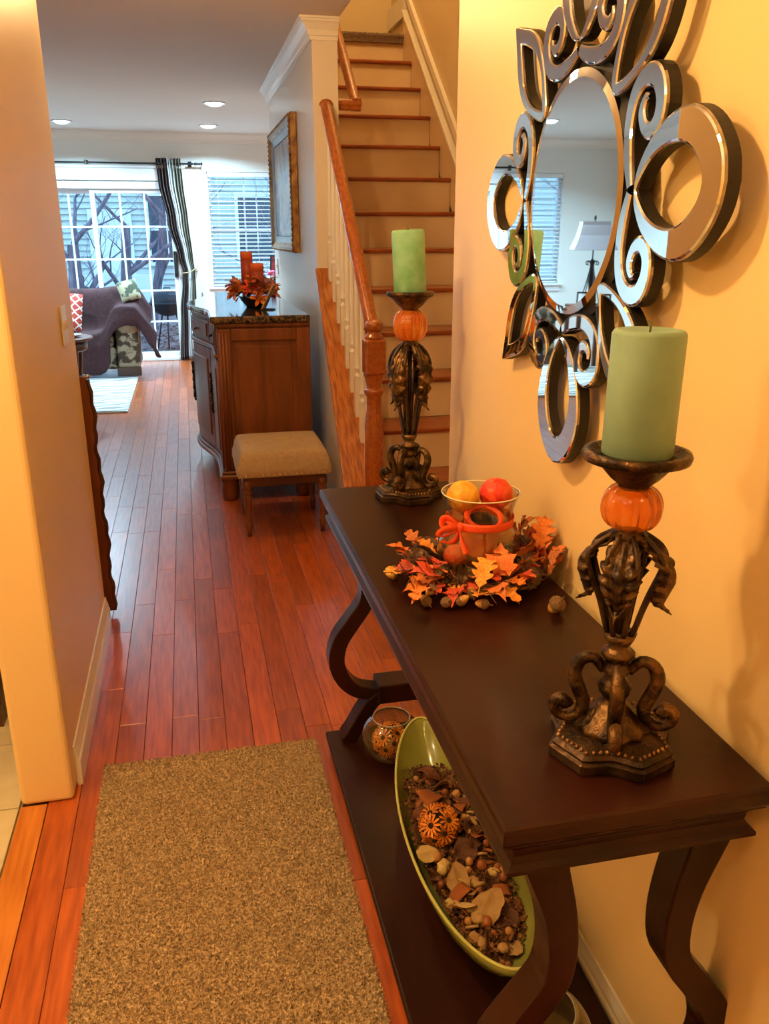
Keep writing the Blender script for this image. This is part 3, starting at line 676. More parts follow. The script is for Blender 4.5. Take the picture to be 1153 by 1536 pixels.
LO = [(.214, 0), (.226, .020), (.276, .048), (.325, .064), (.365, .066), (.410, .052), (.450, .028), (.4965, 0)]
LI = [(.238, 0), (.256, .014), (.292, .032), (.328, .039), (.362, .036), (.396, .022), (.420, .010), (.437, 0)]
for q in range(4):
    th = q*pi/2
    band('teardrop_ring', full(RO, 28), full(RI, 28), th, True, mr)
    for sg in (1, -1):
        s = spline(SCR, 46); Lf, Rt = [], []
        for i, (x, y, w) in enumerate(s):
            a = s[max(i-1, 0)]; c = s[min(i+1, 45)]; d = Vector((c[0]-a[0], c[1]-a[1])).normalized(); nn = Vector((-d.y, d.x))
            Lf.append((x+nn.x*w/2, sg*(y+nn.y*w/2))); Rt.append((x-nn.x*w/2, sg*(y-nn.y*w/2)))
        band('scroll', Lf, Rt, th, False, mr)
    band('pointed_leaf', full(LO, 24), full(LI, 24), th+pi/4, True, mr)
def disc(b, r0, x0, r1, x1, n=72):
    vs = [(x0, r0*cos(2*pi*k/n), r0*sin(2*pi*k/n)) for k in range(n)]+[(x1, r1*cos(2*pi*k/n), r1*sin(2*pi*k/n)) for k in range(n)]
    return b.add(vs, [(k, (k+1) % n, n+(k+1) % n, n+k) for k in range(n)])
bk = disc(disc(MB(), .236, -.001, .236, -.030), .236, -.030, .0001, -.030).build('backing_disc', MT['black'], mr)
b = disc(disc(MB(), .217, -.030, .217, -.040), .217, -.040, .202, -.0425); b.sm = [False]*len(b.f)
b.build('bevelled_rim', MT['mirror'], mr)
disc(MB(), .202, -.0425, .00001, -.0425).build('mirror_glass', MT['mirror'], mr, label='plain circular mirror glass')

# ================================================================== RUNNER RUG
rg = thing('runner_rug', 'tan short-pile runner rug on the wooden hall floor', 'rug', (-.022, 1.33, 0))
MB().box(-.313, .313, -.935, .935, .001, .009).build('backing', MT['rug'], rg, bevel=.003)
import numpy as np
R_ = np.random.RandomState(3); N = 120000
x = R_.uniform(-.315, .315, N); y = R_.uniform(-.40, .936, N); an = R_.uniform(0, 2*pi, N); h = R_.uniform(.004, .0075, N); w = R_.uniform(.0012, .0022, N)
lx, ly = R_.normal(0, .003, N), R_.normal(0, .003, N)
V = np.zeros((N, 3, 3)); V[:, 0] = np.c_[x-w*np.cos(an), y-w*np.sin(an), np.full(N, .0085)]; V[:, 1] = np.c_[x+w*np.cos(an), y+w*np.sin(an), np.full(N, .0085)]; V[:, 2] = np.c_[x+lx, y+ly, .0085+h]
me = bpy.data.meshes.new('pile'); me.vertices.add(3*N); me.vertices.foreach_set('co', V.reshape(-1)); me.loops.add(3*N); me.loops.foreach_set('vertex_index', np.arange(3*N, dtype=np.int32))
me.polygons.add(N); me.polygons.foreach_set('loop_start', np.arange(0, 3*N, 3, dtype=np.int32)); me.polygons.foreach_set('loop_total', np.full(N, 3, dtype=np.int32)); me.update(calc_edges=True)
me.materials.append(MT['rug']); o = bpy.data.objects.new('pile', me); COL.objects.link(o); o.parent = rg; o['kind'] = 'stuff'

# ================================================================== FOLIAGE HELPERS
def leafpoly(kind):
    if kind == 'oak':
        h = [(0, 0), (.05, .06), (.16, .16), (.12, .24), (.26, .34), (.28, .42), (.16, .44), (.17, .50), (.34, .62), (.34, .70), (.19, .70), (.18, .76), (.26, .86), (.20, .92), (.09, .90), (0, 1.0)]
    else:
        h = [(0, 0), (.10, .05), (.26, .02), (.20, .12), (.42, .22), (.50, .36), (.36, .38), (.38, .50), (.48, .66), (.30, .62), (.20, .60), (.22, .76), (.12, .80), (0, 1.0)]
    return h
def leafmesh(kind, size, curl, seed):
    r = random.Random(seed); h = leafpoly(kind); b = MB(); n = len(h); vs = []
    for x, y in h:
        for s in (-1, 0, 1):
            X = s*x*size; Y = y*size; z = size*(.22*abs(s*x)*1.2 + curl*(y-.3)**2*-1 + .05*sin(9*y+s*2+seed)); vs.append((X, Y, z))
    fs = []
    for i in range(n-1):
        fs += [(3*i, 3*i+1, 3*i+4, 3*i+3), (3*i+1, 3*i+2, 3*i+5, 3*i+4)]
    b.add(vs, fs, True); b.tube([(0, -.22*size, -.02*size), (0, 0, 0), (0, .5*size, .004*size+size*curl*-.04)], .012*size+.0004, 4)
    me = b.mesh('leaf'); return me
LM = [leafmesh(k, 1, c, i) for i, (k, c) in enumerate((('oak', .5), ('oak', .1), ('maple', .6), ('maple', .15), ('oak', .9), ('maple', 1.0)))]
def put_leaf(parent, loc, rot, size, ci, name='leaf', mi=None):
    me = LM[rnd.randrange(6) if mi is None else mi]
    o = bpy.data.objects.new(name, me); COL.objects.link(o); o.parent = parent; o.location = loc; o.rotation_euler = rot; o.scale = (size,)*3
    if not me.materials: me.materials.append(MT['leafs'][0])
    o.material_slots[0].link = 'OBJECT'; o.material_slots[0].material = MT['leafs'][ci]; return o
def acorn_parts(parent, loc, rot, s=1.0, top=None):
    e = Euler(rot).to_matrix()
    nut = MB().lathe([(.0001, -.016*s), (.003*s, -.0145*s), (.0075*s, -.008*s), (.0095*s, .0), (.009*s, .006*s), (.0001, .008*s)], n=14).build('acorn', MT['acorn'], parent); nut.location = loc; nut.rotation_euler = rot
    MB().lathe([(.0085*s, .0), (.0112*s, .002*s), (.0105*s, .008*s), (.006*s, .012*s), (.0015*s, .0135*s), (.001*s, .022*s), (.0001, .022*s)], n=14).build('acorn_cap', MT['acorncap'], nut)
    return nut
def cone_mesh(s):
    b = MB(); b.ell((0, 0, 0), (.010*s, .010*s, .022*s), 10, 6)
    k = 0
    for ring in range(8):
        z = -.022+ring*.0058; rr = .020*sin(pi*min(.98, .22+ring/9.5))
        for j in range(9):
            a = 2*pi*(j+.5*(ring % 2))/9; d = Vector((cos(a), sin(a), .35)).normalized(); t = Vector((-sin(a), cos(a), 0)); p = Vector((cos(a)*.006, sin(a)*.006, z-.002)); q = p+d*rr
            b.add([(p-t*.002)*s, (p+t*.002)*s, (q+t*.0042)*s, (q+d*.002)*s, (q-t*.0042)*s, (q+Vector((0, 0, -.0022)))*s], [(0, 1, 2, 3, 4), (0, 4, 5), (4, 3, 5), (3, 2, 5), (2, 1, 5), (1, 0, 5)])
    return b
# ================================================================== CENTERPIECE ON CONSOLE
CX, CY = .603, 1.698
pl = tag(MB().lathe([(.0001, .0), (.07, .0), (.075, .002), (.125, .012), (.150, .019), (.152, .021), (.125, .016), (.074, .006), (.0001, .005)], n=64).build('glass_plate', MT['glassy'], loc=(CX-.005, CY-.01, TZ+.0005)), 'shallow glass plate under the autumn wreath', 'plate')
vs_ = thing('hurricane_vase', 'clear glass hurricane vase filled with orange balls, tied with a ribbon', 'vase', (CX, CY, TZ+.007))
vp = [(.055, .0), (.062, .003), (.080, .015), (.094, .040), (.096, .060), (.090, .082), (.078, .102), (.071, .120), (.070, .135), (.074, .155), (.082, .180), (.087, .190)]
vin = [(r-.0025, z+(.003 if i == 0 else 0)) for i, (r, z) in enumerate(vp)]
MB().lathe([(.0001, 0)]+vp+[(.0868, .1915)]+list(reversed(vin))+[(.0001, .003)], n=48).build('bowl', MT['glass'], vs_)
MB().lathe([(.0855, .1895), (.0875, .1895), (.0878, .191), (.0865, .1922), (.0852, .191)], n=48, closed=True).build('rim', mat('thick_glass_rim', (.85, .75, .5), .08, coat=.5), vs_)
rb = thing('ribbon', 'bright red-orange ribbon knotted round the vase neck', 'ribbon', (CX, CY, TZ+.007))
MB().lathe([(.0735, .118), (.0735, .119), (.0745, .122), (.074, .130), (.0755, .137), (.0765, .1375), (.0755, .130), (.0758, .122), (.0745, .118)], n=48, closed=True).build('band', MT['ribbon'], rb)
def rib(P, w, name, tw=.3):
    s = spline(P, 18); b = MB(); vs = []
    for i, p in enumerate(s):
        a = i*tw/3; vs += [(p[0]+sin(a)*w*.5, p[1]+.2*w*sin(a), p[2]-cos(a)*w*.5), (p[0]-sin(a)*w*.5, p[1]-.2*w*sin(a), p[2]+cos(a)*w*.5)]
    b.add(vs, [(2*i, 2*i+1, 2*i+3, 2*i+2) for i in range(17)], True); return b.build(name, MT['ribbon'], rb, solid=.0012)
kx_, ky_ = -.062, -.046
MB().ell((kx_, ky_, .127), (.011, .011, .011), 12, 8, disp=lambda p: 1+.1*sin(9*p.x)).build('knot', MT['ribbon'], rb)
rib([(kx_, ky_, .127), (-.085, -.05, .150), (-.100, -.045, .148), (-.098, -.05, .130), (kx_, ky_-.004, .125)], .018, 'bow_loop')
rib([(kx_, ky_, .127), (-.088, -.066, .135), (-.112, -.070, .128), (-.110, -.066, .116), (kx_, ky_-.004, .124)], .018, 'bow_loop')
rib([(kx_, ky_, .125), (-.075, -.062, .105), (-.095, -.066, .100), (-.110, -.070, .108)], .015, 'ribbon_tail')
rib([(kx_, ky_, .125), (-.062, -.068, .105), (-.058, -.085, .080)], .015, 'ribbon_tail')
def ball(name, loc, r, col, var, label, cat_, grp=None, bump=.5, disp=.03):
    m = mat(label.split()[0]+'_ball_'+name, col, .45, var=var, nscale=30, bump=bump, bscale=60, lo=.38, hi=.62)
    return tag(MB().ell((0, 0, 0), (r, r, r*.96), 22, 16, disp=lambda p: 1+disp*noise3(p.x*6, p.y*6, p.z*6+r*99)).build(name, m, loc=loc), label, cat_, grp)
V0 = TZ+.007
ball('decorative_ball', (CX-.037, CY+.012, V0+.178), .037, (.90, .52, .045), (.75, .32, .02), 'yellow marbled decorative ball in the top of the vase', 'ornament', 'decorative balls in the vase')
ball('decorative_ball', (CX+.040, CY+.010, V0+.180), .037, (.92, .12, .03), (.7, .03, .015), 'red flecked decorative ball in the top of the vase', 'ornament', 'decorative balls in the vase', disp=.08)
ball('decorative_ball', (CX-.062, CY-.020, V0+.052), .026, (.88, .14, .02), (.7, .07, .01), 'small red ball low on the left inside the vase', 'ornament', 'decorative balls in the vase')
ball('decorative_ball', (CX+.062, CY+.010, V0+.078), .024, (.88, .45, .05), (.75, .25, .02), 'golden ball low on the right inside the vase', 'ornament', 'decorative balls in the vase')
ball('decorative_ball', (CX+.052, CY-.03, V0+.036), .022, (.75, .30, .03), (.6, .14, .02), 'amber ball at the bottom right of the vase', 'ornament', 'decorative balls in the vase')
ball('decorative_ball', (CX-.045, CY+.045, V0+.115), .021, (.85, .33, .03), (.7, .2, .02), 'orange ball behind the cup inside the vase', 'ornament', 'decorative balls in the vase')
cup = thing('orange_cup', 'tilted orange cup with a dark hollow, in the middle of the vase', 'cup', (CX-.002, CY+.016, V0+.030)); cup.rotation_euler = (radians(24), 0, 0)
MT['orangeg'] = mat('orange_glazed', (.85, .20, .015), .35, var=(.72, .12, .01), nscale=10)
MB().lathe([(.0001, 0), (.038, 0), (.042, .004), (.042, .035), (.0435, .037), (.0435, .042), (.041, .044), (.041, .118), (.037, .122), (.034, .118), (.034, .03), (.0001, .03)], n=36).build('body', MT['orangeg'], cup)
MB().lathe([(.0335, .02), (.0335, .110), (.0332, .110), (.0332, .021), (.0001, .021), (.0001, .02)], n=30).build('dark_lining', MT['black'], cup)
MB().lathe([(.031, .117), (.044, .117), (.045, .122), (.040, .127), (.033, .125)], n=36, closed=True).build('rim_band', MT['ribbon'], cup)
wt = thing('autumn_wreath', 'wreath of orange and red silk leaves, acorns and pine cones around the vase', 'wreath', (CX-.008, CY-.012, TZ))
tw = MB()
for k in range(5):
    ph = k*1.3; pts = [((.135+.014*sin(3*a+ph))*cos(a), (.125+.014*sin(2*a+ph))*sin(a), .026+.008*sin(5*a+ph)) for a in [2*pi*i/48 for i in range(49)]]
    tw.tube(pts, .0018, 5)
for k in range(40):
    a = rnd.uniform(0, 2*pi); r0 = rnd.uniform(.12, .15); r1 = r0+rnd.uniform(.02, .06)
    if cos(a) > .4: r1 = min(r1, .158/max(cos(a), .2))
    if cos(a) > .75: continue
    b0 = (r0*cos(a), r0*sin(a)*.95, .028); b1 = (r1*cos(a+.2), r1*sin(a+.2)*.95, rnd.uniform(.015, .06)); tw.tube([b0, ((b0[0]+b1[0])/2, (b0[1]+b1[1])/2, b0[2]+.012), b1], .0011, 4)
tw.build('twigs', MT['twig'], wt)
for k in range(66):
    a = 2*pi*k/66+rnd.uniform(-.05, .05); lay = k % 3; r0 = (.100, .125, .142)[lay]+rnd.uniform(-.008, .01)
    sz = rnd.uniform(.042, .062); c = cos(a)
    up = rnd.uniform(.05, .35)+(.2 if lay == 0 else 0)
    if c > .55: r0 = min(r0, .118); up = rnd.uniform(1.0, 1.35)
    elif c > .25: r0 = min(r0, .13); up = rnd.uniform(.45, .9)
    tilt_dir = a-pi/2+rnd.uniform(-.7, .7)
    if c > .25: tilt_dir = a-pi/2+rnd.uniform(-1.0, .2)
    ci = rnd.choice((0, 0, 1, 1, 2, 2, 3, 4, 5)) if cos(a+2.4) > -.2 else rnd.choice((2, 3, 3, 4, 5, 0))
    z = .022+lay*-.002+rnd.uniform(0, .02)+(.014 if lay == 0 else 0)
    put_leaf(wt, (r0*cos(a), r0*sin(a)*.95, z), (up, rnd.uniform(-.35, .35), tilt_dir), sz, ci)
# showpiece leaves
put_leaf(wt, (-.045, -.150, .040), (.75, .1, -.5), .082, 1, mi=0); put_leaf(wt, (-.110, -.075, .042), (.5, -.1, 1.7), .075, 2, mi=2)
put_leaf(wt, (-.155, -.01, .03), (.2, .1, 1.9), .070, 1, mi=1); put_leaf(wt, (.012, -.118, .048), (1.2, 0, -.3), .072, 5, mi=3)
put_leaf(wt, (.125, -.05, .072), (1.25, .2, -.35), .080, 0, mi=0, ).name = 'leaf'
put_leaf(wt, (.100, .06, .045), (1.1, .3, .3), .060, 0, mi=2); put_leaf(wt, (-.13, .075, .035), (.5, .2, 1.1), .066, 0, mi=0); put_leaf(wt, (-.10, .10, .04), (.7, -.2, .6), .06, 4, mi=1)
put_leaf(wt, (-.135, -.11, .03), (.3, .2, 2.2), .066, 0, mi=4)
for k in range(16):
    y_ = -.12+.014*k+rnd.uniform(-.008, .008)
    put_leaf(wt, (.128+.022*(1-(y_/.14)**2)+rnd.uniform(-.012, .004), y_, .018+rnd.uniform(0, .055)), (rnd.uniform(.9, 1.35), rnd.uniform(-.4, .4), -pi/2+rnd.uniform(-.25, .5)), rnd.uniform(.040, .055), rnd.choice((3, 3, 2, 5, 0, 4)))
tw2 = MB().tube([(.105, -.04, .03), (.118, -.046, .055), (.128, -.052, .085)], .0014, 5).build('stem', MT['twig'], wt)
for (x, y, z, r) in ((-.155, -.13, .014, (1.9, .3, .4)), (-.118, -.152, .016, (1.2, -.9, .2)), (-.085, -.160, .020, (2.3, .5, -1.4)), (-.045, -.172, .013, (1.5, -.2, .9)), (-.19, .02, .014, (1.8, .2, 1.6)), (-.185, .045, .015, (1.7, 0, 1.3)), (-.06, -.145, .028, (1.9, .5, .1)), (-.135, -.105, .024, (.6, .8, .9))):
    acorn_parts(wt, (x, y, z), r, 1.05)
for (x, y, z, r) in ((-.128, .035, .038, (.5, .3, 0)), (-.075, -.095, .038, (1.2, .2, .5)), (.082, -.10, .038, (1.0, -.5, .4)), (.110, .012, .060, (.3, .5, 0)), (.095, -.055, .045, (.9, .2, 0)), (.0, .125, .04, (.4, 0, 0)), (-.09, .09, .04, (.7, 0, 0))):
    o = cone_mesh(1.32).build('pine_cone', MT['cone'], wt); o.location = (x, y, z); o.rotation_euler = r
berry = MB()
for k in range(46):
    a = rnd.uniform(-1.1, .2); r = rnd.uniform(.115, .150); berry.ell((min(r*cos(a), .140), r*sin(a), rnd.uniform(.012, .04)), (.0045,)*3, 7, 5)
berry.build('berries', mat('dark_red_berry', (.38, .02, .015), .35), wt, kind='stuff', label='dark red berry clusters on the right')
la = thing('loose_acorn', 'single loose acorn lying on the table in front of the wreath', 'acorn', (.692, 1.468, TZ+.0150)); la.rotation_euler = (0, 0, 0)
q = acorn_parts(la, (0, 0, 0), (radians(38), 0, radians(20)), 1.6)
q.name = 'nut'

# ================================================================== ITEMS ON SHELF
gb_c = (.528, 1.558); SH = SHZ
gb = thing('oblong_bowl', 'long pointed green glazed bowl full of potpourri on the low shelf', 'bowl', (gb_c[0], gb_c[1], SH)); gb.rotation_euler = (0, 0, radians(-3))
def boat(s, L0, W0, z, n=64):
    out = []
    for k in range(n):
        a = 2*pi*k/n; ca, sa = cos(a), sin(a); out.append((W0*s*(abs(ca)**1.12)*(1 if ca > 0 else -1), L0*s*sa, z))
    return out
def bowl_rings(rings, name, m, parent):
    b = MB(); n = 64; vs = []
    for r in rings: vs += r
    b.add(vs, [(i*n+k, i*n+(k+1) % n, (i+1)*n+(k+1) % n, (i+1)*n+k) for i in range(len(rings)-1) for k in range(n)], True)
    return b.build(name, m, parent)
def bz(k, z, up=.03):  # tips rise
    return z
rings = []
for s, z in ((.02, 0), (.42, 0), (.50, .006), (.68, .030), (.86, .070), (.97, .108), (1.0, .125), (.992, .129), (.975, .125), (.94, .106), (.83, .070), (.65, .034), (.48, .012), (.02, .008)):
    rg_ = boat(s, .435, .128, z); rings.append([(x, y, zz+.034*(abs(y)/.455)**3*(z/.125)) for x, y, zz in rg_])
bowl_rings(rings, 'body', MT['greenglaze'], gb)
rim = MB().tube([(x*1.0, y, z) for x, y, z in [(p[0], p[1], p[2]) for p in rings[7]]]+[rings[7][0]], .0035, 6, cap=False).build('rim', mat('pale_green_rim', (.48, .50, .14), .3), gb)
pp = []
PK = dict(
 nut=lambda r: MB().ell((0, 0, 0), (r*.8, r*.8, r*.95), 12, 9),
 chip=lambda r: MB().grid(5, 5, lambda u, v: ((u-.5)*2.4*r, (v-.5)*1.8*r*(1-.4*u), .5*r*sin(u*2.4+v)+.35*r*(v-.5)**2)),
 petal=lambda r: MB().grid(6, 6, lambda u, v: ((u-.5)*2.6*r*(sin(pi*(v*.8+.1))), (v-.5)*2.4*r, .6*r*((u-.5)**2*4-.4)+.2*r*sin(v*6))),
 slice=lambda r: MB().prism([(r*1.3*cos(a)*(1+.12*sin(2*a+1)+.05*sin(7*a)), r*1.0*sin(a)*(1+.10*cos(3*a)+.04*cos(9*a))) for a in [2*pi*i/32 for i in range(32)]], lambda u, v, d: (u, v, d+.25*r*sin(u/r*1.5)+.1*v), -.0012, .0012),
 stick=lambda r: MB().tube([(-1.6*r, 0, 0), (0, .1*r, .15*r), (1.6*r, 0, 0)], [.35*r, .4*r, .3*r], 7),
 shell=lambda r: MB().ell((0, 0, 0), (r*1.0, r*1.3, r*.75), 14, 9, disp=lambda p: 1+.12*cos(8*atan2(p.y, p.x))))
PM = dict(nut=[mat('nut_brown', (.36, .12, .03), .4, var=(.22, .06, .02), nscale=20), mat('nut_tan', (.45, .22, .06), .45)], chip=[mat('bark_chip', (.20, .065, .02), .8, var=(.11, .035, .015), nscale=30, bump=.5), mat('rust_chip', (.30, .09, .02), .8)],
          petal=[mat('dry_petal', (.20, .09, .035), .8, var=(.12, .05, .025), nscale=30), mat('dry_petal_dark', (.10, .04, .02), .8)], slice=[mat('mushroom_slice', (.42, .27, .11), .8, var=(.30, .17, .06), nscale=30), mat('cream_slice', (.60, .44, .17), .8)],
          stick=[mat('cinnamon', (.25, .09, .025), .7), mat('pale_stick', (.48, .30, .11), .8)], shell=[mat('pale_shell', (.58, .42, .14), .4), mat('tan_shell', (.42, .24, .08), .5)])
LBL = dict(nut='small round brown nut', chip='curved rust-brown bark chip', petal='crinkled dark dried petal', slice='pale dried mushroom slice', stick='short cinnamon-coloured stick', shell='smooth tan shell-like pod')
PPL = []
def potp(kind, x, y, z, r, mi=0, label=None, rot=None):
    rot = rot or (rnd.uniform(-.6, .6), rnd.uniform(-.6, .6), rnd.uniform(0, 6.28))
    o = PK[kind](r).build({'nut': 'dried_nut', 'chip': 'bark_chip', 'petal': 'dried_petal', 'slice': 'mushroom_slice', 'stick': 'cinnamon_stick', 'shell': 'dried_pod'}[kind], PM[kind][mi], loc=(x, y, z), solid=.0015 if kind in ('chip', 'petal') else 0)
    o.rotation_euler = rot
    tag(o, label or '', 'potpourri', kind.replace('shell', 'pod')+' pieces in the green bowl')
    if not label: PPL.append((kind, mi, y, o))
    return o
# bulk bed
def heap(x, y):
    s = sqrt((x/.150)**2+(y/.42)**2); return SH+.072+.022*(1-s*s)-(.02 if y > .2 else 0)*(y-.2)/.2
bed = MB().grid(20, 60, lambda u, v: (((u-.5)*2)*.086*sqrt(max(0, 1-((v-.5)*2)**2))*1.0, (v-.5)*2*.335-.02, .058+.010*noise3(u*14, v*40)+.006*noise3(u*30, v*90, 4)+.02*(1-((u-.5)*2)**2)))
for k in range(1500):
    yy = rnd.uniform(-.325, .30); ll = (.128*(max(0, 1-(yy/.435)**2)**.56)*.80-.006)*(1-.5*abs(yy/.455)**3); xx = rnd.uniform(-ll, ll)+.0*yy; q = rnd.uniform(.003, .008); a = rnd.uniform(0, 6.3); zz = .076+.014*(1-(xx/.1)**2)+rnd.uniform(0, .008)
    e = Euler((rnd.uniform(-1, 1), rnd.uniform(-1, 1), a)).to_matrix(); c = Vector((xx, yy, zz))
    bed.add([c+e @ Vector(p)*q for p in ((-1, -.6, 0), (1, -.5, .2), (.8, .7, 0), (-.7, .6, .3))], [(0, 1, 2), (0, 2, 3)])
MT['crumb'] = mat('potpourri_crumbs', (.30, .12, .035), .85, var=(.045, .018, .010), nscale=110, coords='World', lo=.40, hi=.62, detail=2, bump=.4, bscale=200)
o = tag(bed.build('potpourri_bed', MT['crumb'], loc=(gb_c[0], gb_c[1], SH)), 'dark crumbled potpourri filling the bottom of the green bowl', 'potpourri', kind='stuff')
placed = []
def hz(x, y):
    s = min(1, sqrt(((x)/.13)**2+((y+.03)/.36)**2)); return SH+.086+.016*(1-s)
spec = []
tries = 0
while len(spec) < 105 and tries < 6000:
    tries += 1
    y = rnd.uniform(-.33, .29); x = rnd.uniform(-.10, .10)
    lim = (.128*(max(0, 1-(y/.435)**2)**.56)*.76-.016)*(1-.6*abs(y/.435)**3)
    if abs(x-.05*y) > lim: continue
    if y < -.02: k = rnd.choice(('nut', 'nut', 'nut', 'slice', 'chip', 'shell', 'stick', 'petal'))
    else: k = rnd.choice(('chip', 'chip', 'petal', 'petal', 'petal', 'stick', 'nut'))
    r = {'nut': .0120, 'chip': .016, 'petal': .018, 'slice': .015, 'stick': .010, 'shell': .012}[k]*rnd.uniform(.8, 1.25)
    if any((x-a)**2+(y-b)**2 < ((r+c)*.66)**2 for a, b, c in spec): continue
    if (x+.034)**2+(y+.02)**2 < .042**2 and k != 'petal': continue
    if k in ('chip', 'petal', 'stick', 'slice') and abs(x-.05*y)+r*.9 > lim+.012: continue
    spec.append((x, y, r)); potp(k, gb_c[0]+x, gb_c[1]+y, hz(x, y)+rnd.uniform(-.004, .006), r, rnd.randrange(2))
potp('slice', .520, 1.330, SH+.112, .030, 0, 'largest pale mushroom slice at the near end of the green bowl', (.3, -.35, .4))
potp('slice', .485, 1.420, SH+.110, .026, 0, 'brown elongated mushroom slice in the middle of the green bowl', (.2, -.3, 1.3))
potp('slice', .443, 1.515, SH+.108, .021, 1, 'cream oval slice leaning on the left rim of the green bowl', (.3, .5, .2))
potp('shell', .465, 1.465, SH+.110, .015, 0, 'pale yellow pod near the left rim of the green bowl')
potp('slice', .478, 1.352, SH+.106, .019, 1, 'cream pointed slice low by the near left rim of the green bowl', (.4, .6, 2.4))
potp('chip', .500, 1.700, SH+.108, .030, 1, 'largest rust-brown chip toward the far end of the green bowl', (.2, .3, .6))
potp('chip', .520, 1.800, SH+.104, .030, 0, 'dark brown curled chip at the far end of the green bowl', (.3, .1, 1.9))
ORD = ['first', 'second', 'third', 'fourth', 'fifth', 'sixth', 'seventh', 'eighth', 'ninth', 'tenth', 'eleventh', 'twelfth', 'thirteenth', 'fourteenth', 'fifteenth', 'sixteenth', 'seventeenth', 'eighteenth', 'nineteenth', 'twentieth', 'twenty-first', 'twenty-second', 'twenty-third', 'twenty-fourth', 'twenty-fifth', 'twenty-sixth']
LB2 = dict(nut=('dark brown round nut', 'tan round nut'), chip=('dark bark chip', 'rust-coloured bark chip'), petal=('brown crinkled petal', 'near-black crinkled petal'), slice=('brown mushroom slice', 'cream mushroom slice'), stick=('cinnamon-brown stick', 'pale stick'), shell=('pale yellow pod', 'tan pod'))
for kd in LB2:
    for mi in (0, 1):
        L_ = sorted([(-y, o.name, o) for k_, m_, y, o in PPL if k_ == kd and m_ == mi])
        for i, (_, _, o) in enumerate(L_): o['label'] = '%s in the green bowl, %s of its kind from the far end' % (LB2[kd][mi], ORD[i])
# daisy balls
MT['daisy'] = mat('orange_petal', (.85, .34, .03), .6, var=(.62, .15, .012), nscale=3, rand=.2); MT['daisyc'] = mat('daisy_centre', (.04, .02, .012), .9, bump=.6, bscale=300)
def daisy(r):
    b = MB()
    for k in range(13):
        a = 2*pi*k/13; ca, sa = cos(a), sin(a); w = r*.11; P = [(.12, .3, 0), (.45, .8, .14), (.85, 1, .24), (1.05, .3, .16)]
        vs = []
        for d, ww, z in P: vs += [(d*r*ca-w*ww*sa, d*r*sa+w*ww*ca, z*r), (d*r*ca+w*ww*sa, d*r*sa-w*ww*ca, z*r)]
        b.add(vs, [(2*i, 2*i+1, 2*i+3, 2*i+2) for i in range(3)])
    return b
dm = daisy(1).mesh('petals'); dm.materials.append(MT['daisy']); dc = MB().ell((0, 0, .12), (.25, .25, .14), 10, 6).mesh('flower_centre'); dc.materials.append(MT['daisyc'])
def daisyball(loc, R, fr, n, label):
    t = thing('daisy_ball', label, 'artificial flowers', loc)
    MB().ell((0, 0, 0), (R*.76,)*3, 16, 10, disp=lambda p: 1+.06*noise3(p.x*8, p.y*8, p.z*8)).build('dark_core', mat('dark_brown_core', (.035, .022, .012), .9), t)  # dark core shows through the gaps between the flowers
    ga = pi*(3-sqrt(5))
    for i in range(n):
        z = 1-2*(i+.5)/n; rr = sqrt(1-z*z); a = ga*i+.5; d = Vector((rr*cos(a), rr*sin(a), z)); q = d.to_track_quat('Z', 'Y')
        if d.z < -.6: continue
        o = bpy.data.objects.new('flower', dm); COL.objects.link(o); o.parent = t; o.location = d*R*.88; o.rotation_mode = 'QUATERNION'; o.rotation_quaternion = q; o.scale = (fr,)*3
        c = bpy.data.objects.new('flower_centre', dc); COL.objects.link(c); c.parent = o
    return t
daisyball((.488, 1.580, SH+.128), .043, .027, 18, 'ball of orange daisies lying on the potpourri in the green bowl')
def glassbowl(loc, label, R=.098, hgt=.15):
    t = thing('glass_bowl', label, 'bowl', loc); pr = []
    N_ = 18
    for i in range(N_+1):
        a = -pi/2+.52+i/N_*(pi/2-.52+.90); pr.append((R*cos(a), R*.92*sin(a)))
    z0 = pr[0][1]; pr = [(r, z-z0) for r, z in pr]
    MB().lathe([(.0001, 0)]+pr+[(pr[-1][0]+.001, pr[-1][1]+.002)]+[(r-.0025, z+.001) for r, z in reversed(pr)]+[(.0001, .003)], n=56).build('body', MT['glass'], t)
    r1, z1 = pr[-1]; MB().lathe([(r1-.002, z1), (r1+.001, z1), (r1+.0012, z1+.002), (r1-.001, z1+.003), (r1-.0025, z1+.0015)], n=48, closed=True).build('rim', mat('glass_rim', (.30, .28, .24), .08, coat=1), t)
    return t
glassbowl((.484, 2.052, SH+.0005), 'round clear glass bowl holding daisies behind the green bowl', R=.086)
daisyball((.480, 2.046, SH+.060), .047, .027, 22, 'ball of orange daisies inside the round glass bowl')
glassbowl((.515, 1.046+.0, SH+.0005), 'round clear glass bowl at the near end of the shelf', R=.100)

# ================================================================== LEFT: BROWN PANEL, DINING CABINET
bp_ = thing('folding_screen', 'low brown wooden folding screen standing just past the left hall wall', 'screen', (-.418, 3.36, 0))
for j in range(2):
    x0 = -.62+.31*j-.0; pr = []
    for i in range(34):
        z = .02+.96*i/33; pr.append((.052+(.006*abs(sin(i*.9)) if j == 1 else 0)-.004*(z < .1), z))
    xr = -.0 if j == 0 else 0
p1 = MB().prism([(-.30, .02)]+[(.030+.004*sin(i*1.7)+.004*sin(i*.6), .02+.955*i/40) for i in range(41)]+[(.020, .985), (.0, .99), (-.30, .99)], lambda u, v, d: (u, d, v), .0, .022).build('panel', MT['walnut'], bp_, bevel=.003)
MB().tube([(.034+.004*sin(i*1.7)+.004*sin(i*.6), .012, .02+.955*i/40) for i in range(41)], .009, 6).build('carved_edge', MT['walnut_d'], bp_)
MB().box(-.30, -.27, -.004, .026, 0, .99).build('stile', MT['walnut_d'], bp_, bevel=.003)
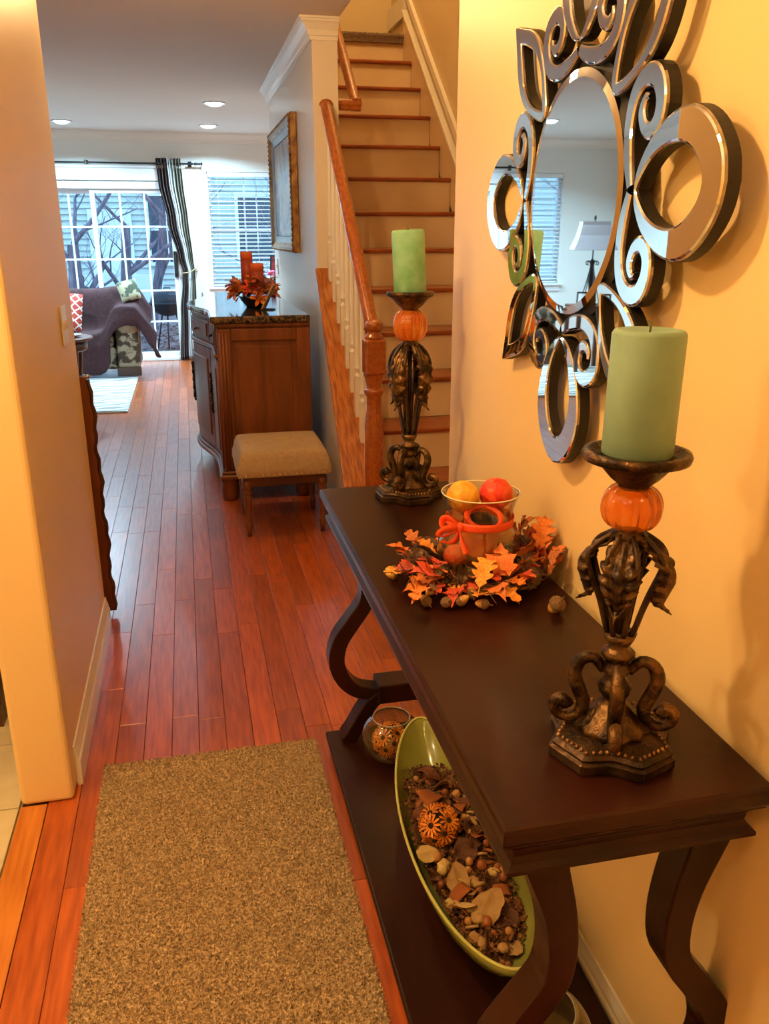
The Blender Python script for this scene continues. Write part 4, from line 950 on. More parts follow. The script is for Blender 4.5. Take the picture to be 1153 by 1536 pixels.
MB().box(-.06, -.03, -.004, .026, 0, .99).build('stile', MT['walnut'], bp_, bevel=.003)
MB().tube([(.02, .012, .985), (.034, .012, .988)], .008, 8).build('finial', MT['brass'], bp_)
dcb = thing('dining_cabinet', 'dark wooden cabinet edge seen at the left frame border on tile', 'cabinet', (-1.05, 2.78, 0))
MB().box(-.34, .385, -.22, .22, .08, .86).build('body', MT['walnut_d'], dcb, bevel=.006)
MB().box(-.36, .395, -.24, .235, .86, .89).build('top', MT['walnut_d'], dcb, bevel=.008)
for s in (-1, 1):
    d_ = MB().box(-.33 if s < 0 else .025, .015 if s < 0 else .375, -.235, -.2205, .12, .82).build('door', MT['walnut_d'], dcb, bevel=.004)
    MB().ell((-.02 if s < 0 else .06, -.245, .5), (.012,)*3, 10, 8).build('knob', MT['brass'], d_)
    MB().box(-.34 if s < 0 else .31, -.27 if s < 0 else .38, -.21, .21, 0, .08).build('foot', MT['walnut_d'], dcb)
# ================================================================== STOOL
sx0, sy0 = .425, 4.40
so = thing('footstool', 'tufted tan linen footstool with nailhead trim and turned legs', 'stool', (sx0, sy0, 0))
TU = [(-.075, -.075), (.075, -.075), (-.075, .075), (.075, .075), (0, 0), (-.15, 0), (.15, 0)]
def cush(u, v):
    x = (u-.5)*2; y = (v-.5)*2; ex = max(abs(x), abs(y)); X = x*.238; Y = y*.238
    z = .452+.014*(1-x*x)*(1-y*y)
    for a, b_ in TU: z -= .022*math.exp(-((X-a)**2+(Y-b_)**2)/.0009)
    if ex > .86: z -= .075*((ex-.86)/.14)**2.2
    return (X, Y, z)
cm = MB().grid(44, 44, cush)
nb = []
rim_ = [(-.238+.476*i/20, -.238) for i in range(20)]+[(.238, -.238+.476*i/20) for i in range(20)]+[(.238-.476*i/20, .238) for i in range(20)]+[(-.238, .238-.476*i/20) for i in range(20)]
vs = []
for dz, g in ((.377, 1.0), (.36, 1.018), (.345, 1.018), (.325, 1.0)): vs += [(x*g, y*g, dz) for x, y in rim_]
n = len(rim_); cm.add(vs, [(i*n+k, (i+1)*n+k, (i+1)*n+(k+1) % n, i*n+(k+1) % n) for i in range(3) for k in range(n)], True)
cm.build('cushion', MT['linen'], so)
tb = MB()
for a, b_ in TU: tb.ell((a, b_, .4455), (.009, .009, .004), 10, 6)
tb.build('tufting_buttons', MT['linen'], so)
nh = MB().ell((0, 0, 0), (.005, .005, .004), 8, 5)
nhb = MB()
for s in (-1, 1):
    for i in range(17):
        p = -.228+.456*i/16; nhb.ell((p, s*.241, .336), (.0048, .003, .0048), 7, 4); nhb.ell((s*.241, p, .336), (.003, .0048, .0048), 7, 4)
nhb.build('nailheads', MT['brass'], so, label='row of small brass nailheads')
MB().box(-.215, .215, -.215, .215, .27, .326).build('seat_frame', MT['walnut_d'], so, bevel=.004)
lp = [(.012, 0), (.013, .03), (.016, .036), (.013, .042), (.018, .050), (.019, .060), (.014, .068), (.013, .075), (.0215, .20), (.0225, .215), (.017, .222), (.024, .232), (.024, .244), (.018, .252), (.026, .262), (.027, .27), (.027, .30)]
lm = MB().lathe(lp, n=18).mesh('leg'); lm.materials.append(MT['walnut'])
for sx in (-1, 1):
    for sy in (-1, 1):
        o = bpy.data.objects.new('leg', lm); COL.objects.link(o); o.parent = so; o.location = (sx*.193, sy*.193, 0)

# ================================================================== SIDEBOARD
sb = thing('sideboard', 'carved brown bow-front sideboard with a dark granite top against the wall', 'sideboard', (.42, 5.86, 0))
SL = 1.02  # half length
def sfront(y, off=0):   # local x of front for local y
    a = abs(y)/SL; q = 0
    if a < .66: q = .5*(1+cos(pi*a/.66))*.115
    return -.275-q-off
def south(off, n=44):
    P = [(.245, -SL-off), (sfront(-SL, off), -SL-off)]
    P += [(sfront(-SL+2*SL*i/n, off), -SL-off+(2*SL+2*off)*i/n) for i in range(1, n)]
    P += [(sfront(SL, off), SL+off), (.245, SL+off)]
    return P
def sprism(off, z0, z1, name, m, bevel=.004, label=None, parent=None):
    return MB().prism(south(off), lambda u, v, d: (u, v, d), z0, z1).build(name, m, parent or sb, label, bevel=bevel, segs=3)
sprism(0, .15, 1.028, 'body', MT['walnut'])
sprism(.030, .135, .165, 'base_molding', MT['walnut'], .010); sprism(.018, .165, .185, 'base_molding', MT['walnut'], .007)
sprism(.014, 1.005, 1.030, 'top_molding', MT['walnut'], .008)
sprism(.036, 1.030, 1.068, 'granite_top', MT['granite'], .010, 'polished dark speckled granite top')
# side frames (near end face y=-SL)
def sidepanel(s):
    y0, y1 = (-SL-.014, -SL+.001) if s < 0 else (SL-.001, SL+.014)
    p = MB().box(-.268, -.20, y0, y1, .19, 1.0).box(.165, .243, y0, y1, .19, 1.0).box(-.20, .165, y0, y1, .93, 1.0).box(-.20, .165, y0, y1, .19, .30).build('side_frame', MT['walnut'], sb, bevel=.008, segs=3)
    y2, y3 = (-SL-.006, -SL+.001) if s < 0 else (SL-.001, SL+.006)
    MB().box(-.17, .135, y2, y3, .33, .90).build('side_panel', MT['walnut'], p, bevel=.004)
sidepanel(-1); sidepanel(1)
# curved front panels helper: follows front between y0,y1
def fpanel(y0, y1, z0, z1, off, th, name, m, parent, n=12, bevel=.004):
    b = MB(); P = [(sfront(y0+(y1-y0)*i/n, off), y0+(y1-y0)*i/n) for i in range(n+1)]+[(sfront(y1-(y1-y0)*i/n, off-th), y1-(y1-y0)*i/n) for i in range(n+1)]
    return b.prism(P, lambda u, v, d: (u, v, d), z0, z1).build(name, m, parent, bevel=bevel)
fpanel(-SL, SL, .835, .862, .022, .03, 'waist_molding', MT['walnut'], sb, n=44, bevel=.009)
for (a, c) in ((-.92, -.50), (-.48, .48), (.50, .92)):
    d_ = fpanel(a, c, .875, .995, .010, .014, 'drawer', MT['walnut'], sb); fpanel(a+.03, c-.03, .895, .975, .018, .01, 'drawer_panel', MT['walnut'], d_)
    for y in ([(a+c)/2] if c-a < .5 else [a+.22, c-.22]):
        MB().tube([(sfront(y-.035, .018), y-.035, .935), (sfront(y, .040), y-.02, .925), (sfront(y, .040), y+.02, .925), (sfront(y+.035, .018), y+.035, .935)], .004, 6).build('pull', MT['bronze'], d_)
for (a, c) in ((-.92, -.49), (-.475, -.01), (.01, .475), (.49, .92)):
    d_ = fpanel(a, c, .205, .825, .010, .014, 'door', MT['walnut'], sb); fpanel(a+.055, c-.055, .27, .76, .019, .012, 'door_panel', MT['walnut'], d_, bevel=.008)
    e = c-.03 if a in (-.92, .01-.485, -.475) else a+.03
    b = MB()
    for k in range(14):
        z = .44+.018*k; b.ell((sfront(e, .020+.006*abs(sin(k*1.1))), e+.006*sin(k*2.2), z), (.010, .012, .013), 8, 5)
    b.build('carved_pull', MT['bronze_d'], d_)
# fluted corner posts and feet
for s in (-1, 1):
    b = MB()
    for k in range(4): b.tube([(sfront(s*SL, .004), s*(SL-.015-.018*k), .20), (sfront(s*SL, .004), s*(SL-.015-.018*k), .82)], .008, 8)
    for k in range(3): b.tube([(-.262+.018*k, s*(SL+.014), .20), (-.262+.018*k, s*(SL+.014), .98)], .007, 8)
    b.build('fluted_post', MT['walnut'], sb)
    for x in (-.25, .19):
        MB().lathe([(.040, 0), (.050, .02), (.054, .06), (.048, .10), (.056, .12), (.056, .137)], c=(x, s*(SL-.045), 0), n=10).build('foot', MT['walnut'], sb)
    MB().prism([(-.19, .136), (.13, .136), (.12, .10), (.08, .115), (.03, .085), (-.03, .075), (-.09, .085), (-.14, .115), (-.18, .10)], lambda u, v, d: (u, d, v), s*(SL-.02), s*(SL)).build('scalloped_apron', MT['walnut'], sb)

# ---- floral arrangement + candles on the sideboard
SZ = 1.0685
fx, fy = .405, 5.42
fa = thing('floral_arrangement', 'orange silk lily and leaf arrangement in a dark bowl on the granite top', 'flower arrangement', (fx, fy, SZ))
MB().lathe([(.0001, 0), (.05, 0), (.055, .01), (.085, .045), (.09, .06), (.080, .062), (.0001, .05)], n=28).build('pot', MT['black'], fa)
for k in range(46):
    a = rnd.uniform(0, 2*pi); r = rnd.uniform(.03, .11); put_leaf(fa, (r*cos(a), r*sin(a), .06+rnd.uniform(0, .07)), (rnd.uniform(-.2, 1.0), rnd.uniform(-.5, .5), a-pi/2), rnd.uniform(.06, .10), rnd.choice((0, 1, 4, 4, 2, 3)))
for k in range(44):
    a = rnd.uniform(0, 2*pi); r = rnd.uniform(.07, .125); put_leaf(fa, (r*cos(a), r*sin(a), .07+rnd.uniform(0, .085)), (rnd.uniform(-.1, 1.1), rnd.uniform(-.6, .6), a-pi/2), rnd.uniform(.05, .085), rnd.choice((0, 1, 1, 4, 0, 3)))
lily = MB()
for k in range(6):
    a = k*pi/3; vs = []
    for d, w, z in ((.1, .08, 0), (.45, .2, .22), (.8, .17, .34), (1.05, .02, .26)): vs += [(d*cos(a)-w*sin(a), d*sin(a)+w*cos(a), z), (d*cos(a)+w*sin(a), d*sin(a)-w*cos(a), z)]
    lily.add(vs, [(2*i, 2*i+1, 2*i+3, 2*i+2) for i in range(3)])
lym = lily.mesh('lily_flower')
MT['lily'] = mat('orange_lily', (.85, .26, .03), .6, var=(.7, .10, .01), nscale=20); MT['redf'] = mat('red_flower', (.75, .05, .03), .6)
lym.materials.append(MT['lily'])
for (x, y, z, m_, s) in ((-.11, -.03, .10, 'lily', .075), (-.03, -.10, .12, 'redf', .055), (.02, -.11, .06, 'lily', .06), (.10, -.03, .10, 'lily', .07), (-.02, -.05, .15, 'lily', .05), (.09, .06, .11, 'lily', .06), (-.08, .07, .12, 'lily', .06)):
    o = bpy.data.objects.new('lily_flower', lym); COL.objects.link(o); o.parent = fa; o.location = (x, y, z); o.scale = (s,)*3; o.rotation_mode = 'QUATERNION'; o.rotation_quaternion = Vector((x*2, y*2-.1, .12)).to_track_quat('Z', 'Y')
    o.material_slots[0].link = 'OBJECT'; o.material_slots[0].material = MT[m_]
MT['rust'] = mat('rust_wax', (.36, .055, .025), .5, sss=.2); MT['rustt'] = mat('rust_wax_top', (.75, .15, .04), .5, sss=.3)
for (x, y, z, h, r, lab) in ((-.035, .03, 1.20, .196, .037, 'taller dark rust candle rising from the orange arrangement'), (.022, -.02, 1.17, .160, .040, 'shorter rust candle in front in the orange arrangement')):
    c_ = thing('rust_candle', lab, 'candle', (fx+x, fy+y, z))
    MB().lathe([(.0001, 0), (r, 0), (r, h-.045)], n=28).build('wax', MT['rust'], c_)
    MB().lathe([(r, h-.045), (r, h-.003), (r-.004, h), (.0001, h-.004)], n=28).build('wax_top', MT['rustt'], c_)
    MB().tube([(0, 0, h-.006), (0, .001, h+.010)], .0013, 5).build('wick', MT['black'], c_)
    MB().lathe([(.0001, SZ-z+.062), (.010, SZ-z+.062), (.010, -.006), (r*.7, -.003), (r*.8, 0)], n=12).build('candle_spike', MT['black'], c_)
cdn = thing('small_card_stand', 'thin cream card leaning on a stand at the arrangement', 'card', (.455, 5.20, SZ)); cdn.rotation_euler = (0, 0, radians(-20))
MB().cbox((.02, 0, .075), (.008, .09, .155), Euler((0, radians(28), 0)).to_matrix()).build('card', MT['linen'], cdn, bevel=.002)
MB().box(-.03, .05, -.03, .03, 0, .007).build('stand_base', MT['blackm'], cdn)
# ================================================================== BEYOND THE WALL END: black stand
bs = thing('black_plant_stand', 'tall narrow black stand beyond the stair wall end', 'stand', (.95, 8.62, 0))
MB().box(-.19, .19, -.19, .19, 1.035, 1.065).build('top', MT['blackm'], bs, bevel=.004)
MB().box(-.17, .17, -.17, .17, .35, .37).build('shelf', MT['blackm'], bs, bevel=.003)
for sx in (-1, 1):
    for sy in (-1, 1): MB().box(sx*.165-.015, sx*.165+.015, sy*.165-.015, sy*.165+.015, 0, 1.035).build('leg', MT['blackm'], bs)
ph = thing('photo_frame', 'black framed red photograph standing on the tall black stand', 'picture frame', (.875, 8.60, 1.066)); ph.rotation_euler = (radians(-8), 0, radians(-25))
MB().box(-.075, .075, -.008, .008, 0, .24).build('frame', MT['blackm'], ph, bevel=.003)
MB().box(-.055, .055, -.0105, -.0082, .02, .22).build('photo', mat('red_photo', (.35, .03, .03), .3, var=(.02, .02, .03), nscale=14), ph)
pk = thing('pink_flowers', 'small pot of pink flowers beside the red photograph', 'flowers', (.80, 8.47, 1.066))
MB().lathe([(.0001, 0), (.025, 0), (.035, .05), (.030, .05), (.0001, .04)], n=16).build('pot', MT['white'], pk)
for k in range(9):
    a = k*2.4; MB().ell((.03*cos(a)*sqrt(k/9), .03*sin(a)*sqrt(k/9), .075+.012*sin(k)), (.018, .018, .013), 8, 6, disp=lambda p: 1+.2*noise3(p.x*4, p.y*4, k)).build('blossom', mat('pink_petal', (.9, .18, .38), .6) if k == 0 else bpy.data.materials['pink_petal'], pk)
pmk = tag(MB().ell((0, 0, 0), (.042, .042, .034), 24, 12, disp=lambda p: 1-.08*abs(sin(4*atan2(p.y, p.x)))).build('mini_pumpkin', MT['orangeg'], loc=(.97, 8.50, 1.10)), 'mini orange pumpkin on the tall black stand', 'pumpkin')

# ================================================================== CURTAIN
rod = thing('curtain_rod', 'thin dark curtain rod with scrolled finial above the sliding door', 'curtain rod', (-.95, BY-.09, 2.275))
MB().tube([(-1.18, 0, 0), (1.13, 0, 0)], .011, 10).build('rod', MT['blackm'], rod)
for s in (-1, 1):
    MB().ell((s*1.16, 0, 0), (.028, .016, .016), 12, 8).ell((s*1.20, 0, 0), (.018, .012, .012), 10, 6).ell((s*1.225, 0, 0), (.012, .02, .02), 10, 6).build('finial', MT['blackm'], rod)
for x in (-1.10, -.07, 1.09):
    MB().box(x-.008, x+.008, 0, .085, -.006, .006).lathe([(.0001, -.03), (.022, -.03), (.022, .03), (.0001, .03)], c=(x, .082, 0), n=12).build('bracket', MT['blackm'], rod)
MB().lathe([(.014, -.006), (.022, -.004), (.026, 0), (.022, .004), (.014, .006)], n=20, closed=True).xf(Matrix.Rotation(pi/2, 4, 'Y')).xf(Matrix.Translation((-.07, 0, .012))).build('ring', MT['brass'], rod)
cu = thing('curtain', 'striped brown, white and taupe curtain tied back beside the sliding door', 'curtain', (0, BY-.09, 0))
ks = [(0, -.025, -.245, .035), (.10, -.02, -.235, .045), (.30, -.02, -.165, .075), (.48, -.02, -.075, .10), (.545, -.03, -.03, .112), (.60, -.02, -.045, .112), (.75, -.01, -.09, .105), (1, 0, -.128, .100)]
def kcur(v):
    for i in range(len(ks)-1):
        a, b_ = ks[i], ks[i+1]
        if v <= b_[0]: t = (v-a[0])/(b_[0]-a[0]); t = t*t*(3-2*t); return a[2]+(b_[2]-a[2])*t, a[3]+(b_[3]-a[3])*t
    return ks[-1][2], ks[-1][3]
def cf(u, v):
    a, b_ = kcur(v); w = b_-a; amp = .030 if v < .5 or v > .6 else .016
    return (a+w*u+.004*sin(u*44+v*3), .010+amp*sin(u*2*pi*8.5+.7*sin(v*3)), 2.335-(2.335-.012)*v)
cm_ = MB().grid(102, 50, cf)
CM = [mat('curtain_chocolate', (.075, .035, .035), .8, bump=.1, bscale=300), mat('curtain_grey', (.16, .15, .13), .8), mat('curtain_white', (.72, .74, .74), .75), mat('curtain_taupe', (.22, .20, .155), .8), mat('curtain_black', (.028, .022, .024), .8)]
co = cm_.build('panel', CM, cu, solid=.002)
patt = [0, 0, 0, 4, 0, 0, 1, 0, 0, 0, 4, 0, 0, 1, 0, 2, 2, 2, 2, 1, 2, 2, 2, 3, 3, 4, 3, 3, 3, 1, 3, 3, 4, 3]
for i, p in enumerate(co.data.polygons): p.material_index = patt[(i % 102)//3]
MB().tube([(-.03, -.045, 1.05), (.03, -.055, 1.055), (.085, -.045, 1.075), (.125, -.01, 1.10), (.155, .06, 1.13), (.13, .07, 1.10), (.10, .03, 1.06), (.02, .045, 1.045), (-.035, .02, 1.045), (-.03, -.045, 1.05)], .007, 8).build('tieback', MT['linen'], cu, label='cream cord tieback')

# ================================================================== LIVING ROOM FURNITURE
lr = tag(MB().box(-1.2, 1.2, -.95, .95, 0, .014).grid(80, 60, lambda u, v: ((u-.5)*2.38, (v-.5)*1.88, .018+.004*sin(v*60+5*sin(u*7)+3*noise3(u*4, v*4)))).build('area_rug', MT['livrug'], loc=(-1.78, 8.62, .001)), 'cream and grey wavy area rug in the living room', 'rug')
sf = thing('sofa', 'floral upholstered sofa largely hidden under a brown throw', 'sofa', (-1.5, 9.98, 0))
MB().box(-.60, .72, -.34, .30, .10, .34).build('base', MT['floral'], sf, bevel=.03, segs=3)
MB().box(-.60, .70, -.36, .12, .34, .47).build('seat', MT['floral'], sf, bevel=.04, segs=3)
MB().box(-.60, .72, .10, .34, .34, .86).build('backrest', MT['floral'], sf, bevel=.06, segs=4)
for s, xa, xb in ((-1, -.80, -.58), (1, .70, .97)):
    MB().box(xa+.02, xb-.02, -.38, .30, .10, .60).build('arm', MT['floral'], sf, bevel=.03, segs=3)
    MB().tube([(((xa+xb)/2), -.385, .62), (((xa+xb)/2), .30, .62)], .128, 18).build('arm_roll', MT['floral'], sf)
    MB().box(xa+.01, xb-.01, -.40, -.35, .03, .13).build('foot_rail', MT['walnut_d'], sf, bevel=.006)
def tz(x, y):
    s = lambda q: 1/(1+math.exp(-q))
    back = .43*s((y-.065)/.018); arm = .285*s((x-.66)/.030); z = .485+max(back, arm)+.08*min(back, arm)
    if x > .92: z -= .10*((x-.92)/.06)**2*(1 if z > .7 else 0)*.5
    return z
def th(u, v):
    s = -.62+2.04*u; t = -.88+1.26*v   # s across, t depth (front overhang negative)
    x = min(s, .985); ox = max(0, s-.985); y = max(t, -.40); oy = max(0, -.40-t)
    z = tz(x, y)
    wr_ = .012*noise3(s*7, t*5)+.006*noise3(s*18, t*14, 2)
    lim = .42 if s < .66 else max(.06, .22-.10*(s-.66))
    oy = min(oy, lim+(.03*noise3(s*5, 1)))
    if z > .7 and s > .66: oy = min(oy, .30)
    oxm = .26+.10*sin(v*5+1.0); ox = min(ox, oxm)
    X = x+.06*min(1, ox*4)+ox*.32+.02*sin(t*14)*min(1, ox*6); Y = y-.035*min(1, oy*8)-.02*sin(s*11)*min(1, oy*5); Z = z-oy-ox*.92
    return (X, Y, max(Z, .03)+wr_)
MB().grid(130, 70, th).build('throw', MT['throw'], sf, label='dark brown throw draped over back, seat and right arm', solid=.008)
def pillow(loc, rot, w, h, d, m, name, label):
    def top(u, v, s):
        x = (u-.5)*2; y = (v-.5)*2; e = (1-x**4)*(1-y**4); k = 1-.05*(1-abs(x)*abs(y)); return (x*w/2*(1-.06*(1-y*y)*0), s*(d/2)*max(e, 0)**.55, y*h/2)
    b = MB().grid(16, 16, lambda u, v: top(u, v, -1)).grid(16, 16, lambda u, v: top(u, v, 1)); o = b.build(name, m, loc=loc); o.rotation_euler = rot; return tag(o, label, 'pillow')
pillow((-1.33, 9.86, .70), (radians(-18), radians(6), 0), .42, .42, .14, MT['lattice'], 'throw_pillow', 'red pillow with white lattice pattern on the draped sofa')
pillow((-.625, 10.03, .905), (radians(-14), radians(-12), radians(20)), .22, .22, .09, mat('olive_print', (.10, .12, .08), .9, var=(.5, .46, .30), nscale=12, lo=.48, hi=.52), 'throw_pillow', 'small olive and cream patterned pillow behind the sofa arm')
et = thing('round_end_table', 'dark round wooden end table half hidden by the left wall', 'end table', (-1.10, 7.62, .016))
MB().lathe([(.0001, .635), (.27, .635), (.295, .642), (.30, .652), (.295, .662), (.28, .665), (.0001, .665)], n=48).build('top', MT['walnut'], et)
MB().lathe([(.235, .55), (.25, .56), (.25, .63), (.235, .634)], n=40).build('apron', MT['walnut_d'], et)
for k in range(4):
    a = pi/4+k*pi/2; P = [(.22, .60), (.225, .50), (.20, .32), (.19, .15), (.225, .03), (.235, .012)]
    MB().tube([(r*cos(a), r*sin(a), z) for r, z in spline(P, 16)], [.030-.014*i/15 for i in range(16)], 8).build('leg', MT['walnut_d'], et)
tag(MB().lathe([(.0001, 0), (.04, 0), (.085, .010), (.10, .022), (.097, .023), (.08, .013), (.0001, .004)], n=28, mod=lambda a, z: 1+.05*cos(10*a)).build('candy_dish', mat('patterned_dish', (.70, .64, .60), .3, var=(.30, .05, .05), nscale=14, lo=.45, hi=.5), loc=(-.98, 7.56, .682)), 'small patterned dish on the round end table', 'dish')
# lamp seen in the mirror
lt = thing('square_side_table', 'dark side table under the lamp, seen in the mirror', 'side table', (-2.52, 9.24, 0))
MB().box(-.21, .21, -.21, .21, .70, .735).build('top', MT['walnut_d'], lt, bevel=.005)
for sx in (-1, 1):
    for sy in (-1, 1): MB().box(sx*.18-.02, sx*.18+.02, sy*.18-.02, sy*.18+.02, 0, .70).build('leg', MT['walnut_d'], lt)
tl = thing('table_lamp', 'table lamp with flared taupe shade and black scroll base, seen in the mirror', 'lamp', (-2.52, 9.24, .7355)); tl.rotation_euler = (0, 0, radians(12))
b = MB(); n = 4; vs = []
for q, z in ((.235, .59), (.205, .66), (.175, .74), (.150, .85), (.147, .885)):
    for sx, sy in ((-1, -1), (1, -1), (1, 1), (-1, 1)): vs.append((sx*q, sy*q*.8, z))
b.add(vs, [(i*4+k, i*4+(k+1) % 4, (i+1)*4+(k+1) % 4, (i+1)*4+k) for i in range(4) for k in range(4)])
b.build('lamp_shade', MT['shade'], tl, solid=.004)
MB().lathe([(.0001, 0), (.09, 0), (.09, .012), (.05, .02), (.016, .03), (.012, .10), (.022, .16), (.030, .26), (.028, .34), (.014, .42), (.030, .46), (.020, .48), (.008, .50), (.008, .90), (.0001, .90)], n=16, mod=lambda a, z: 1).build('stem', MT['blackm'], tl)
for k in range(4):
    a = k*pi/2+pi/4; P = [(.11, .012), (.12, .05), (.085, .16), (.045, .30), (.02, .42), (.04, .47), (.075, .465), (.082, .44), (.066, .43)]
    MB().tube([(r*cos(a), r*sin(a), z) for r, z in spline(P, 24)], .006, 6).build('scroll_arm', MT['blackm'], tl)
MB().ell((0, 0, .925), (.014, .014, .026), 10, 8).build('finial', MT['blackm'], tl)
for i, (x, y, s, lab) in enumerate(((-2.38, 9.12, .12, 'black photo frame beside the lamp, seen in the mirror'), (-2.66, 9.10, .10, 'small black photo frame left of the lamp base, seen in the mirror'))):
    f_ = thing('photo_frame', lab, 'picture frame', (x, y, .7365)); f_.rotation_euler = (radians(-10), 0, radians(30))
    MB().box(-s/2, s/2, -.006, .006, .001, s*1.25).build('frame', MT['blackm'], f_, bevel=.002); MB().box(-s/2+.02, s/2-.02, -.0085, -.0062, .02, s*1.25-.02).build('photo', MT['white'], f_)
ac = thing('armchair', 'tan armchair in the living room, glimpsed in the mirror', 'armchair', (-2.35, 7.1, .019)); ac.rotation_euler = (0, 0, radians(150))
MB().box(-.32, .32, -.34, .30, .12, .42).build('seat', MT['linen'], ac, bevel=.05, segs=3); MB().box(-.34, .34, .20, .38, .30, .92).build('backrest', MT['linen'], ac, bevel=.06, segs=3)
for s in (-1, 1):
    MB().box(s*.38-.07, s*.38+.07, -.34, .34, .12, .60).build('arm', MT['linen'], ac, bevel=.05, segs=3)
    for sy in (-1, 1): MB().lathe([(.02, 0), (.028, .12)], c=(s*.36, sy*.28, 0), n=10).build('leg', MT['walnut_d'], ac)

# ================================================================== OUTSIDE
gm = mat('leaf_litter', (.34, .24, .22), .95, var=(.16, .12, .12), nscale=16, coords='World', bump=.8, bscale=24, lo=.4, hi=.6)
struct(MB().box(-30, 30, 11.14, 50, -.6, -.25).build('ground_outside', gm))
lit = MB(); 
for k in range(2600):
    x = rnd.uniform(-2.6, 2.2); y = rnd.uniform(12.2, 18); a = rnd.uniform(0, 6.3); s = rnd.uniform(.03, .06)
    lit.add([(x-s*cos(a), y-s*sin(a), -.245), (x+s*sin(a)*.6, y-s*cos(a)*.6, -.235+rnd.random()*.02), (x+s*cos(a), y+s*sin(a), -.24), (x-s*sin(a)*.6, y+s*cos(a)*.6, -.23+rnd.random()*.02)], [(0, 1, 2, 3)])
tag(lit.build('fallen_leaves', mat('fallen_leaf', (.42, .22, .16), .8, var=(.28, .18, .18), nscale=9, coords='World')), 'brown fallen leaves covering the ground outside', 'leaves', kind='stuff')
tag(MB().box(-3.0, .4, 11.15, 12.1, -.25, -.03).build('patio_slab', mat('pale_concrete', (.62, .62, .62), .8, var=(.5, .5, .5), nscale=5), bevel=.01), 'pale concrete step outside the sliding door', 'patio')
hs = thing('neighbour_house', 'pale sided neighbouring house seen through the sliding door', 'house', (0, 22, -.25))
MT['siding'] = mat('pale_siding', (.58, .62, .60), .7)
MB().box(-12, 10, .03, 6, 0, 6.2).build('wall', MT['siding'], hs)
b = MB()
for k in range(44):
    z = .3+k*.135; b.add([(-12, .03, z), (10, .03, z), (10, -.03, z), (-12, -.03, z), (-12, .03, z+.135), (10, .03, z+.135)], [(0, 3, 2, 1), (3, 2, 5, 4)])
b.build('lap_siding', MT['siding'], hs, kind='stuff')
MB().box(-12, 10, -.05, .05, 0, .3).build('foundation', mat('grey_foundation', (.25, .25, .27), .9), hs)
darkg = mat('dark_window', (.05, .08, .12), .1, coat=.5)
for (x, z, w, h) in ((-.35, 1.1, .8, 1.5), (-4.2, 1.1, .9, 1.5), (1.8, 1.1, .9, 1.5), (-1.6, 3.9, .9, 1.3), (2.2, 3.9, .9, 1.3), (-6.5, 3.9, .9, 1.3)):
    f_ = MB().box(x-w/2-.08, x+w/2+.08, -.09, .0, z-.08, z).box(x-w/2-.08, x+w/2+.08, -.09, .0, z+h, z+h+.1).box(x-w/2-.08, x-w/2, -.09, 0, z, z+h).box(x+w/2, x+w/2+.08, -.09, 0, z, z+h).box(x-w/2, x+w/2, -.07, 0, z+h/2-.025, z+h/2+.025).box(x-.015, x+.015, -.065, 0, z, z+h).build('window', MT['white'], hs)
    MB().box(x-w/2, x+w/2, -.045, -.035, z, z+h).build('pane', darkg, f_)
MB().box(-2.15, -1.15, -.08, .0, .3, 2.3).build('door', MT['white'], hs, bevel=.02)
MB().box(-2.6, -.6, -1.2, .0, 0, .28).build('porch_step', mat('porch_concrete', (.45, .45, .46), .9), hs)
MB().box(-12.4, 10.4, -.5, 6.4, 6.2, 6.35).prism([(-.5, 6.35), (6.4, 6.35), (3, 8.6)], lambda u, v, d: (d, u, v), -12.4, 10.4).build('roof', mat('grey_shingle', (.16, .15, .16), .9, var=(.1, .1, .11), nscale=3), hs)
MB().box(-3.3, -.5, -1.7, -1.6, .0, .9).build('porch_screen', MT['white'], hs)
bark = mat('bark', (.30, .24, .28), .9, var=(.14, .11, .15), nscale=5, vscale=(3, 3, .6), bump=1, bscale=14)
def tree(loc, label, seed, h0, r0, lean, depth=5):
    rr = random.Random(seed); b = MB()
    def br(p, d, L_, r, lv):
        pts = [p]; q = p.copy(); dd = d.copy(); n = 5 if lv < 2 else 4
        for i in range(n):
            dd = (dd+Vector((rr.uniform(-.28, .28), rr.uniform(-.28, .28), rr.uniform(-.10, .22)))*(.35+.18*lv)).normalized(); q = q+dd*L_/n; pts.append(q.copy())
        rs = [r*(1-.45*i/n) for i in range(n+1)]; b.tube(pts, rs, 8 if lv < 2 else (5 if lv < 3 else 3), cap=False)
        if lv < depth:
            for k in range(4 if lv < 4 else 3):
                i = rr.randint(1, n) if k else n; a = rr.uniform(0, 2*pi); side = Vector((cos(a), sin(a)*.7, rr.uniform(-.05, .5))); nd = (dd*.55+side*.75).normalized(); br(pts[i], nd, L_*rr.uniform(.50, .78), rs[i]*rr.uniform(.34, .56), lv+1)
    br(Vector((0, 0, -.1)), Vector(lean).normalized(), h0, r0, 0)
    return tag(b.build('bare_tree', bark, loc=(*loc, -.25)), label, 'tree')
tree((-1.75, 14.2), 'thick dark bare tree at the left of the sliding door view', 11, 1.7, .15, (.12, 0, 1))
tree((-1.05, 14.8), 'double-trunked bare tree in the middle of the sliding door view', 5, 2.0, .12, (.05, 0, 1))
tree((-.72, 15.3), 'slimmer bare tree leaning right in the sliding door view', 23, 2.2, .10, (.22, 0, 1))
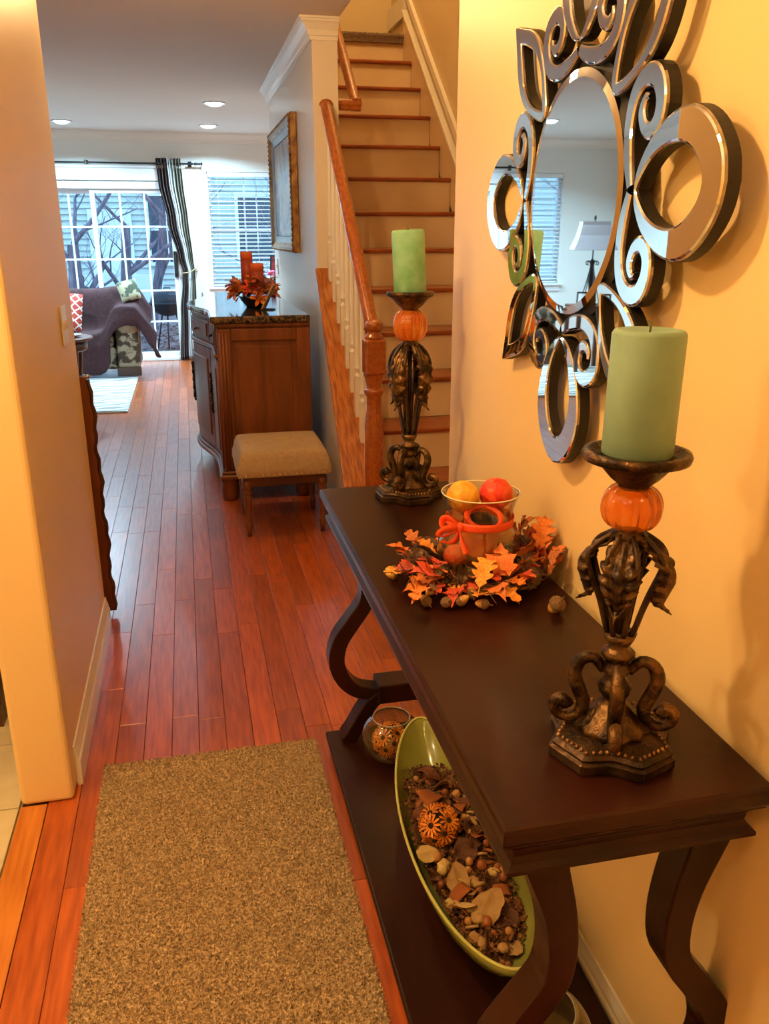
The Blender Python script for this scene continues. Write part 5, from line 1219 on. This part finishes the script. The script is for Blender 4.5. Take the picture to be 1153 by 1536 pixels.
tree((-2.3, 16.5), 'far left bare tree beyond the sliding door', 31, 2.2, .13, (-.1, 0, 1))
tree((1.6, 15.5), 'bare tree behind the blinds of the right window', 41, 2.0, .13, (-.05, 0, 1))
tree((-5.2, 14.5), 'bare tree behind the blinds seen in the mirror', 51, 1.8, .12, (.05, 0, 1))
bm_ = MB().ell((0, 0, .35), (.55, .5, .5), 24, 16, disp=lambda p: 1+.18*noise3(p.x*5, p.y*5, p.z*5))
bu = thing('shrub', 'low dark green shrub beside the thick tree outside', 'shrub', (-2.15, 17.6, -.25))
bm_.build('leafy_body', mat('shrub_green', (.06, .10, .06), .9, var=(.03, .05, .03), nscale=14, bump=1, bscale=30), bu)
MB().tube([(0, 0, 0), (0, 0, .3)], .03, 6).build('stem', bark, bu)
gr = thing('kettle_grill', 'black covered grill standing outside behind the curtain edge', 'grill', (-.30, 14.0, -.25))
MB().ell((0, 0, .72), (.27, .25, .20), 20, 12).build('kettle', MT['blackm'], gr)
MB().lathe([(.275, .70), (.285, .71), (.285, .73), (.275, .74)], n=24).build('rim_band', MT['blackm'], gr)
for k in range(3):
    a = k*2.1+.4; MB().tube([(.12*cos(a), .12*sin(a), .56), (.26*cos(a), .26*sin(a), 0)], .014, 6).build('leg', MT['blackm'], gr)
MB().tube([(-.05, 0, .92), (-.05, 0, .95), (.05, 0, .95), (.05, 0, .92)], .01, 6).build('lid_handle', MT['blackm'], gr)

# ------------------------------------------------------------------ real size and place of what stands on the console (top at .82) and of the wall mirror
def resize(o, k): o.location = Vector((0, 0, 1.5))+(o.location-Vector((0, 0, 1.5)))*k; o.scale = o.scale*k
for o in [q for q in S.objects if q.parent is None and q.get('category')]:
    n = o.name.split('.')[0]
    if n in ('candlestick', 'pillar_candle', 'glass_plate', 'hurricane_vase', 'ribbon', 'decorative_ball', 'orange_cup', 'autumn_wreath', 'loose_acorn'): resize(o, .919)
    if n == 'wall_mirror': resize(o, .9375); o.rotation_euler = (0, 0, radians(-2)); o.location.x -= .001
